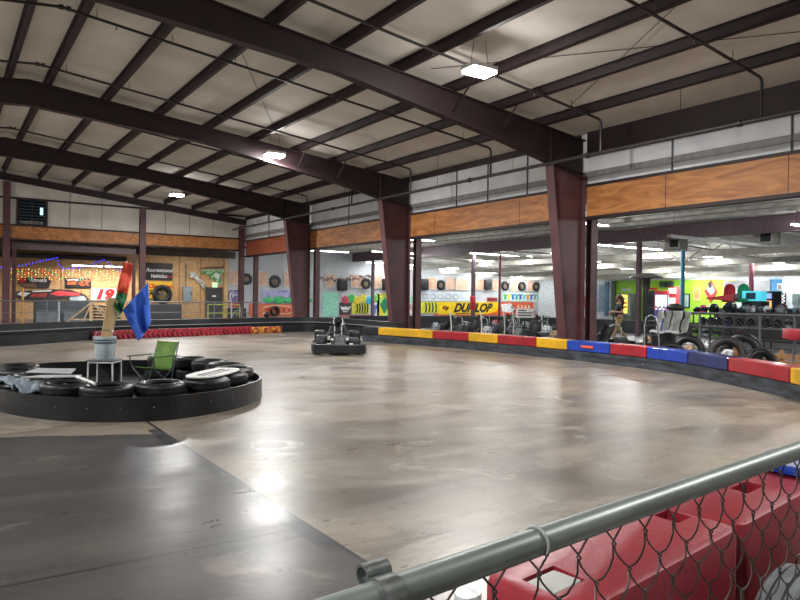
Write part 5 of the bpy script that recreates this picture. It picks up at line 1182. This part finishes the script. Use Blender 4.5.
m = MB(); m.tube([(0, 0, 0), (.12, .0, 1.12)], .018, 6); m.build('blue_pole', C('pole_blue', (50, 90, 170)), lp); m = MB(); m.tube([(.04, -.1, 0), (.16, -.03, 1.2)], .016, 6); m.build('grey_pole', CHROME, lp)
# railing with chain link along the pit
RLX = 21.0
y0, y1 = yat(659, RLX), 6.0
pr = thing('pit_railing', 'grey chain link pit railing right of the striped cloth', 'railing', (RLX, 0, 0))
m = MB(); m.tube([(0, y0, 1.19), (0, y1, 1.19)], .035, 8); m.build('top_rail', GREYMET, pr)
m = MB(); m.tube([(0, y0, .76), (0, y1, .76)], .022, 7); m.build('mid_rail', GREYMET, pr)
m = MB(); m.tube([(0, y0, .1), (0, y1, .1)], .018, 7); m.build('bottom_rail', GREYMET, pr)
for px in (659, 700, 760, 795):
    m = MB(); m.tube([(0, yat(px, RLX), 0), (0, yat(px, RLX), 1.2)], .04, 8); m.build('post', GREYMET, pr)
m = MB(); yv = y1
while yv < y0:
    for sg in (-1, 1):
        L_m = min(1.08, (y0-yv) if sg > 0 else (yv-y1))
        if L_m > .05: m.tube([(0, yv, 1.17), (0, yv+sg*L_m, 1.17-L_m)], .0035, 3, cap=False)
    yv += .13
m.build('wire_mesh', GREYMET, pr)
# striped cloth draped over the railing corner
def cloth(u, v):
    y = y0-.15-u*(1.25-.15*v); z = 1.24-v*(1.05-.35*u); w_ = .05*math.sin(u*22)+noise.noise(Vector((u*4, v*4, 0)))*.06
    return Vector((-.12-.25*v*(1-u)+w_, y, z))
m = MB(); m.grid(cloth, 60, 20)
sc = tag(m.build('draped_cloth', mat('cloth_pale', (204, 206, 200), .8, c2=(160, 162, 158), scale=3), loc=(RLX-.1, 0, 0), solid=.012), 'pale cloth with dark wavy stripes draped over the pit railing', 'cloth')
m = MB()
for u0 in (.2, .42, .78):
    m.grid(lambda u, v: cloth(u0+.03*math.sin(v*7)+u*.045, v*.95)+Vector((-.025, 0, 0)), 2, 20)
m.build('dark_stripe', INKB, sc, solid=.01)
m = MB(); m.rbox(-.25, .15, y0-.6, y0-.1, 0, .3, .04); m.rbox(-.2, .1, y0-.5, y0-.15, .3, .42, .04); tag(m.build('cardboard_box', C('cardboard', (176, 140, 100)), loc=(RLX-.6, 0, 0)), 'tan cardboard carton at the foot of the striped cloth', 'carton')
m = MB(); m.ball((0, 0, 0), .2, 10, (1.3, 1.5, .7)); bb = m.build('equipment_bag', C('bag_green', (40, 52, 42), c2=(24, 28, 26), scale=8), loc=(RLX, yat(675.5, RLX), 1.36)); crumple(bb, .06, 6); tag(bb, 'dark green equipment bag resting on the railing above the striped cloth', 'bag')
# big tires behind the barrier
tz = R(0)
tire('large worn tire standing behind the blue barrier block', (15.0, yat(689, 15.0), .38), .385, .3, .22, (R(82), 0, R(-60)))
tire('largest brown-black tire standing behind the navy barrier block', (14.5, yat(728, 14.5), .40), .41, .34, .24, (R(82), 0, R(-58)), mat('tire_brown', (52, 48, 44), .55, c2=(34, 32, 32), scale=5))
tire('smaller tire leaning low in front of the large worn tire', (14.4, yat(673, 14.4), .3), .31, .22, .17, (R(64), 0, R(-40)))
tire('partly hidden tire behind the rightmost red barrier block', (14.4, yat(761, 14.4), .30), .31, .24, .18, (R(84), 0, R(-40)))
tire('dark tire behind the largest brown-black tire', (15.3, yat(743, 15.3), .43), .44, .3, .24, (R(86), 0, R(-70)))
m = MB(); m.ball((0, 0, .0), .15, 10, (.9, .9, 1.1)); b_ = m.build('paper_cup_heap', C('tan_heap', (190, 160, 130), c2=(150, 118, 90), scale=14), loc=(14.8, yat(690, 14.8), .38)); crumple(b_, .08, 9); tag(b_, 'tan crumpled packing inside the large worn tire', 'packing')
m = MB(); m.ball((0, 0, .0), .17, 10, (.9, .9, 1.1)); b_ = m.build('plastic_bag', C('bag_white', (216, 218, 220), c2=(160, 164, 168), scale=14), loc=(14.3, yat(729.5, 14.3), .36)); crumple(b_, .09, 9); tag(b_, 'white crumpled plastic bag inside the largest tire', 'bag')
m = MB()
for i in range(3): m.box(-1.2, 1.3, -.03, .03, .03+i*.14, .13+i*.14)
for x in (-1, 0, 1.1): m.box(x-.04, x+.04, .03, .09, 0, .5)
tag(m.build('timber_pallet', C('pallet', (168, 120, 74)), loc=(15.8, yat(782, 15.8), 0), rz=R(-80)), 'brown timber pallet standing behind the rightmost barrier blocks', 'pallet')
rs = thing('red_stand', 'red framed stand at the right edge behind the barrier', 'stand', (13.6, yat(798, 13.6), 0), R(40))
m = MB(); m.rbox(-.28, .28, -.2, .2, .88, 1.08, .02); m.build('tray', C('stand_red', (170, 40, 52)), rs)
for x in (-.25, .25):
    m = MB(); m.tube([(x, 0, 0), (x, 0, .9)], .02, 6); m.build('leg', GREYMET, rs)
m = MB(); m.box(-.28, .28, -.2, .2, 0, .02); m.build('foot_plate', GREYMET, rs)
# rack of helmets
RX = 23.2
hr_ = thing('helmet_rack', 'long black steel rack holding the helmets', 'rack', (RX, 0, 0))
ya, yb = yat(690, RX), yat(830, RX)
for z in (.3, .72, 1.12):
    m = MB(); m.box(-.25, .25, yb, ya, z-.02, z); m.build('shelf', DKMET, hr_)
for i in range(6):
    y = yb+(ya-yb)*i/5
    for x in (-.24, .24):
        m = MB(); m.box(x-.02, x+.02, y-.02, y+.02, 0, 1.12); m.build('upright', DKMET, hr_)
def helmet(lab, loc, rz, col, nm, r=.15, vis=(30, 34, 40), group='helmets on the rack'):
    h = thing('helmet', lab, 'helmet', loc, rz, group)
    m = MB(); m.ball((0, 0, r*1.0), r, 10, (1.12, .92, 1.0)); m.build('shell', C('hel_'+nm, col, rough=.2, coat=.5), h)
    m = MB(); m.grid(lambda u, v: Vector((r*1.16*math.cos((u-.5)*2.3)*math.cos((v-.5)*.9), r*.97*math.sin((u-.5)*2.3), r*1.1+r*.75*(v-.5))), 10, 5); m.build('visor', C('vis_%d' % vis[0], vis, rough=.1), h, solid=.008)
    m = MB(); m.rbox(r*.55, r*1.12, -r*.5, r*.5, r*.02, r*.5, .02); m.build('chin_guard', C('hel_'+nm, col, rough=.2), h)
    return h
hl = [(703.5, 1.12, .17, (230, 90, 160), 'pink', 'pink helmet on the top shelf'), (697, 1.12, .13, (90, 60, 110), 'plum', 'plum helmet beside the pink one on the top shelf'), (714, 1.12, .2, (40, 42, 48), 'black', 'black helmet with pale markings on the top shelf'), (730.5, 1.12, .24, (28, 28, 32), 'black', 'biggest black helmet on the top shelf'),
      (742, 1.12, .14, (24, 60, 50), 'dgreen', 'small dark green helmet on the top shelf'), (703, .72, .15, (28, 28, 32), 'black', 'black helmet on the middle shelf under the pink one'), (711, .72, .15, (36, 38, 42), 'charcoal', 'charcoal helmet on the middle shelf'), (719, .72, .15, (30, 30, 34), 'black', 'black helmet on the middle shelf under the biggest one'),
      (729, .72, .16, (30, 40, 90), 'navy', 'navy helmet on the middle shelf'), (740, .72, .15, (30, 30, 34), 'black', 'black helmet on the middle shelf, left of the railing post'), (751, .72, .15, (52, 54, 60), 'grey', 'dark grey helmet on the middle shelf'), (767, .72, .15, (30, 30, 34), 'black', 'black helmet on the middle shelf, right of the railing post'), (778, .72, .15, (44, 30, 34), 'maroon', 'maroon helmet on the middle shelf'), (789, .72, .16, (190, 196, 204), 'white', 'pale helmet on the middle shelf near the right edge'),
      (696, .3, .15, (150, 200, 60), 'lime', 'lime helmet on the low shelf at the left end'), (706, .3, .15, (180, 184, 188), 'silver', 'silver helmet on the low shelf'), (717, .3, .15, (90, 160, 60), 'green', 'green helmet on the low shelf'), (729, .3, .15, (36, 38, 42), 'charcoal', 'charcoal helmet on the low shelf'), (742, .3, .15, (120, 60, 60), 'rust', 'rust red helmet on the low shelf')]
for px, z, r, c_, nm, lab in hl: helmet(lab, (RX, yat(px, RX), z), R(200+random.uniform(-25, 25)), c_, nm, r)
# display counter with small dark items behind
CX = 27.5
yc0, yc1 = yat(738, CX), yat(815, CX)
ct = thing('display_counter', 'dark counter crowded with small items behind the helmets', 'counter', (CX, (yc0+yc1)/2, 0))
hl_ = (yc0-yc1)/2
m = MB(); m.rbox(-.4, .4, -hl_, hl_, 0, 1.12, .02); m.build('body', C('counter_dark', (44, 34, 34)), ct); m = MB(); m.rbox(-.45, .45, -hl_-.04, hl_+.04, 1.12, 1.17, .015); m.build('counter_top', C('counter_top', (60, 46, 44)), ct)
random.seed(11)
it = [((30, 30, 34), 'black'), ((210, 212, 214), 'white'), ((120, 124, 128), 'grey'), ((60, 44, 40), 'brown'), ((90, 130, 140), 'teal')]
for i in range(20):
    f_ = i/19; y = yc1+.2+(yc0-yc1-.4)*f_; c_, nm = it[i % 5] if i % 3 else it[0]; hh_ = random.uniform(.16, .36); tp_ = i % 3
    m = MB()
    if tp_ == 0: m.lathe([(.0001, 0), (.07, 0), (.075, hh_*.6), (.03, hh_*.8), (.03, hh_), (.0001, hh_)], 12)
    elif tp_ == 1: m.rbox(-.12, .12, -.13, .13, 0, hh_*.7, .03); m.tube([(0, -.1, hh_*.7), (0, 0, hh_), (0, .1, hh_*.7)], .015, 6)
    else: m.ball((0, 0, hh_*.5), hh_*.5, 7, (1, 1.1, 1)); m.lathe([(.08, 0), (.08, .02), (.02, .03)], 10)
    tag(m.build('counter_item', C('it_'+nm, c_), loc=(CX+random.uniform(-.2, .2), y, 1.17)), '%s %s on the dark display counter, %s from its right end' % (nm, ('bottle', 'small case', 'round trophy')[tp_], ORD[i]), ('bottle', 'case', 'trophy')[tp_], 'items on the display counter')
# arcade ride seats: red and green moulded seats on a stand
def seat_shell(lab, cname, col, px, X, z):
    y = yat(px, X); s = thing('moulded_seat', lab, 'ride seat', (X, y, z), R(180+25), 'moulded ride seats')
    mt = C(cname, col, rough=.35)
    m = MB(); pts = [(.36*math.cos(a), .62+.36*math.sin(a)) for a in [math.pi*i/10 for i in range(11)]]; pts = [(.36, 0)]+pts+[(-.36, 0)]
    inner = [(x*.72, .06+(zz-.06)*.86) for x, zz in pts]
    for (a, b, c, d) in zip(pts, pts[1:], inner, inner[1:]): m.prism([a, b, d, c], -.3, -.2, 'X')
    m.prism(inner, -.3, -.27, 'X'); m.build('backrest', mt, s, bevel=.01)
    m = MB(); m.rbox(-.28, .65, -.38, .38, -.12, .02, .05); m.rbox(.55, .72, -.3, .3, -.12, .12, .04); m.build('seat', mt, s)
    m = MB(); m.tube([(.2, 0, -.1), (.2, 0, -z+1.0 if False else -.45)], .07, 8); m.build('pedestal', GREYMET, s)
    s.scale = (.72, .7, .8)
    return s
SX = 31.0
seat_shell('red moulded ride seat with arched back, left of the green one', 'seat_red', (214, 54, 64), 729, SX, 1.65)
seat_shell('green moulded ride seat with arched back, right of the red one', 'seat_green', (24, 182, 120), 743, SX, 1.65)
y_ = yat(733, SX)
m = MB(); m.rbox(-.6, .6, -.62, .62, 0, 1.28, .03); tag(m.build('ride_plinth', C('plinth', (60, 50, 50)), loc=(SX, y_, 0)), 'dark plinth under the red and green ride seats', 'plinth')
m = MB(); m.prism([(-.9, 0), (.3, .05), (.3, .12), (-.9, .32)], -.4, .4, 'Y'); tag(m.build('red_wing', C('seat_red', (206, 50, 60), rough=.35), loc=(SX-.7, yat(714, SX-.9)+.0, 1.62), rz=R(100)), 'flat red plastic wing pointing left from the red seat', 'ride part')
tq = thing('arcade_marquee', 'turquoise lit arcade marquee right of the green seat', 'arcade machine', (31.2, yat(756, 31.2), 0))
m = MB(); m.rbox(-.4, .4, -.42, .42, 0, 1.62, .03); m.build('cabinet', C('cab_dark', (40, 44, 54)), tq); m = MB(); m.rbox(-.42, .1, -.45, .45, 1.62, 2.08, .04); m.build('marquee', C('turq', (70, 190, 210), emit=.9), tq)
m = MB(); m.box(-.43, -.42, -.2, .25, 1.7, 2.0); m.build('marquee_art', C('turq_dark', (20, 80, 110)), tq)
ar = thing('arcade_machine', 'small arcade machine with orange and white lit screen', 'arcade machine', (33, yat(767, 33), 0))
m = MB(); m.rbox(-.4, .4, -.5, .5, 0, 2.1, .04); m.build('cabinet', C('cab_dark', (40, 44, 54)), ar); m = MB(); m.box(-.42, -.4, -.42, .42, 1.25, 1.65); m.build('screen', C('scr_or', (255, 170, 110), emit=1.2), ar); m = MB(); m.box(-.42, -.4, -.42, .42, 1.75, 2.0); m.build('top_screen', C('scr_bl', (150, 170, 230), emit=.8), ar)
# wall items on the east wall
def epan(px0, py0, px1, py1, nm, lab, mt, cat='poster', th=.05):
    a, b = atX(px0, py0, 45.94), atX(px1, py1, 45.94); z0, z1 = sorted((a.z, b.z)); z0 = max(z0, .0)
    o = thing(nm, lab, cat, (45.94, (a.y+b.y)/2, (z0+z1)/2)); hw, hh = abs(a.y-b.y)/2, (z1-z0)/2
    m = MB(); m.box(-th, 0, -hw, hw, -hh, hh); m.build('panel', mt, o); return o, hw, hh
def ebox(par, nm, y0, y1, z0, z1, mt, x=-.06, d=.02):
    m = MB(); m.box(x-d, x, y0, y1, z0, z1); return m.build(nm, mt, par)
vm = thing('vending_machine', 'glowing yellow vending machine behind the walking person', 'vending machine', (44.6, atX(627.5, 300, 44.6).y, 0))
m = MB(); m.rbox(-.4, .4, -.62, .62, 0, 2.1, .03); m.build('cabinet', C('vm_dark', (90, 96, 90)), vm)
ebox(vm, 'display', -.3, .58, .55, 2.0, C('vm_yellow', (250, 214, 90), emit=1.3), -.4); ebox(vm, 'side_panel', -.58, -.34, .4, 2.0, C('vm_grey', (150, 160, 150)), -.4)
for i in range(3): ebox(vm, 'shelf_row', -.26, .54, .95+i*.33, 1.1+i*.33, C('vm_row%d' % i, [(220, 90, 40), (230, 130, 40), (250, 250, 220)][i]), -.42)
cm = thing('claw_machine', 'claw machine with blue white lights and red marquee', 'arcade machine', (44.4, atX(665, 300, 44.4).y, 0))
m = MB(); m.rbox(-.5, .5, -.55, .55, 0, .9, .03); m.build('cabinet', C('claw_body', (90, 80, 150)), cm); m = MB(); m.rbox(-.5, .5, -.55, .55, 2.0, 2.3, .03); m.build('canopy', C('claw_top', (190, 50, 60)), cm)
m = MB(); m.box(-.45, .45, -.5, .5, .9, 2.0); m.build('lit_case', C('claw_glow', (200, 214, 255), emit=1.0), cm)
for i in range(6):
    m = MB(); m.ball((-.47, -.4+i*.16, 1.0+.1*(i % 2)), .09, 6); m.build('plush_toy', C('toy%d' % i, [(200, 60, 70), (80, 90, 190), (230, 220, 120), (60, 150, 100), (190, 90, 170), (240, 150, 60)][i]), cm)
for y in (-.53, .53):
    m = MB(); m.box(-.5, -.44, y-.03, y+.03, .9, 2.0); m.build('case_post', C('claw_post', (200, 60, 70)), cm)
cm2 = thing('arcade_machine', 'red lit narrow arcade machine right of the claw machine', 'arcade machine', (44.5, atX(675.5, 300, 44.5).y, 0))
m = MB(); m.rbox(-.4, .4, -.34, .34, 0, 2.6, .03); m.build('cabinet', C('cab_red', (180, 50, 60)), cm2); ebox(cm2, 'screen', -.28, .28, 1.2, 1.8, C('scr_pink', (255, 170, 170), emit=.9), -.4); ebox(cm2, 'marquee', -.3, .3, 2.1, 2.5, C('scr_teal', (170, 220, 220), emit=.6), -.4)
d2 = thing('door_2', 'dark double panel door in the lime wall', 'door', (45.94, atX(650, 300, 45.94).y, 0)); d2['kind'] = 'structure'
m = MB(); m.box(-.06, 0, -.5, .5, 0, 2.25); m.build('leaf', C('lime_door', (66, 70, 78)), d2); m = MB(); m.box(-.08, 0, .5, .58, 0, 2.32); m.box(-.08, 0, -.58, -.5, 0, 2.32); m.box(-.08, 0, -.58, .58, 2.25, 2.33); m.build('door_frame', C('lime_door_frame', (44, 46, 50)), d2)
ebox(d2, 'door_window', -.32, .32, 1.3, 2.05, C('door_win', (44, 48, 56)), -.06); ebox(d2, 'push_bar', -.4, .4, 1.0, 1.08, GREYMET, -.06)
o, hw, hh = epan(647, 287.5, 658, 290, 'red_sign', 'red lettered sign above the door in the lime wall', C('sg_orange', (226, 120, 40)), 'sign')
ebox(o, 'lettering_bar', -hw*.8, hw*.8, -.05, .05, INKR)
o, hw, hh = epan(622, 288.5, 631, 290.5, 'grey_sign', 'pale grey sign above the yellow vending machine', C('sg_grey', (196, 200, 204)), 'sign')
o, hw, hh = epan(684, 293.5, 690, 308, 'framed_mirror', 'narrow black framed mirror on the lime wall', C('mir_frame', (24, 26, 28)), 'mirror'); ebox(o, 'mirror_pane', -hw*.65, hw*.65, -hh*.85, hh*.85, C('mir', (150, 180, 170), rough=.1))
o, hw, hh = epan(694, 287.5, 700.5, 301, 'tan_poster', 'tan poster on the lime wall', C('poster_tan', (214, 170, 110)), 'poster'); ebox(o, 'picture', -hw*.7, hw*.7, -hh*.5, hh*.7, C('poster_in', (196, 140, 90)))
a = atX(711, 290, 45.92); ds = thing('diamond_sign', 'red diamond sign with a white and dark figure on the yellow wall', 'sign', (45.92, a.y, a.z-.1))
m = MB(); m.prism([(-.5, 0), (0, -.85), (.5, 0), (0, .85)], -.05, 0, 'X'); m.build('board', C('dia_red', (180, 50, 50)), ds)
m = MB(); m.prism([(-.3, .0), (-.05, -.25), (.3, .15), (.1, .5), (-.15, .4)], -.07, -.05, 'X'); m.build('pale_figure', INKW, ds); m = MB(); m.prism([(-.12, .3), (.1, .2), (.2, .62), (.0, .7)], -.09, -.07, 'X'); m.build('dark_figure', INKB, ds)
bl_ = epan(596, 284, 612, 312, 'grey_blue_door', 'grey blue panelled door right of the widest column', C('gb_door', (136, 160, 172)), 'door')[0]
ebox(bl_, 'door_panel', -.5, .5, -1.0, 1.0, C('gb_in', (110, 134, 148)), -.05); 
epan(612.5, 281, 615.5, 316, 'dark_pilaster', 'dark green pilaster at the left end of the lime wall', C('pil', (44, 70, 50)), 'pilaster', .12)
epan(605.5, 282, 608.5, 316, 'blue_pilaster', 'slim blue strip on the grey wall right of the widest column', C('pil_b', (70, 110, 140)), 'pilaster', .1)
for i, (p0, p1) in enumerate(((662, 667), (669, 674))):
    o, hw, hh = epan(p0, 281.5, p1, 287, 'dark_bracket', 'dark wall bracket above the claw machine, '+('left' if i == 0 else 'right')+' one', C('brk', (50, 60, 56)), 'bracket', .3)
o, hw, hh = epan(777.5, 283.5, 783, 290.5, 'framed_picture', 'small pale framed picture on the blue wall strip', C('pic_pale', (196, 196, 190)), 'picture'); ebox(o, 'picture', -hw*.5, hw*.5, -hh*.6, hh*.6, C('pic_in', (120, 116, 120)))
o, hw, hh = epan(775.5, 293, 786, 304, 'checkered_panel', 'black and white checkered panel below the framed picture', INKB, 'panel')
m = MB()
for i in range(6):
    for j in range(6):
        if (i+j) % 2: m.box(-.07, -.05, -hw*.88+i*hw*1.76/6, -hw*.88+(i+1)*hw*1.76/6, -hh*.88+j*hh*1.76/6, -hh*.88+(j+1)*hh*1.76/6)
m.build('white_squares', INKW, o)
o, hw, hh = epan(793, 294, 799, 306, 'wall_plant_print', 'grey plant print on the pale wall at the right edge', C('print_grey', (150, 164, 168)), 'print'); ebox(o, 'leaf_shape', -.2, .2, -.3, .4, C('leafp', (90, 110, 108)))
epan(724, 281, 770, 300, 'grey_wall_board', 'broad grey board on the wall behind the ride seats', C('gwb', (150, 150, 150), c2=(110, 110, 114), scale=.8), 'board')
# low dark seating and tables in the arcade
for i, (x, y) in enumerate([(33, 25.5), (34, 22.8), (36, 28.5), (31, 21.4), (38, 24.5)]):
    t = thing('snack_table', 'dark snack table in the arcade, '+ORD[i]+' from the left post', 'table', (x, y, 0), R(20*i), 'arcade snack tables')
    m = MB(); m.lathe([(.0001, .72), (.5, .72), (.52, .735), (.5, .75), (.0001, .75)], 20); m.build('table_top', C('snack_top', (60, 62, 66)), t)
    m = MB(); m.tube([(0, 0, .03), (0, 0, .72)], .05, 8); m.lathe([(.0001, 0), (.28, 0), (.28, .02), (.06, .05)], 16); m.build('pedestal', DKMET, t)
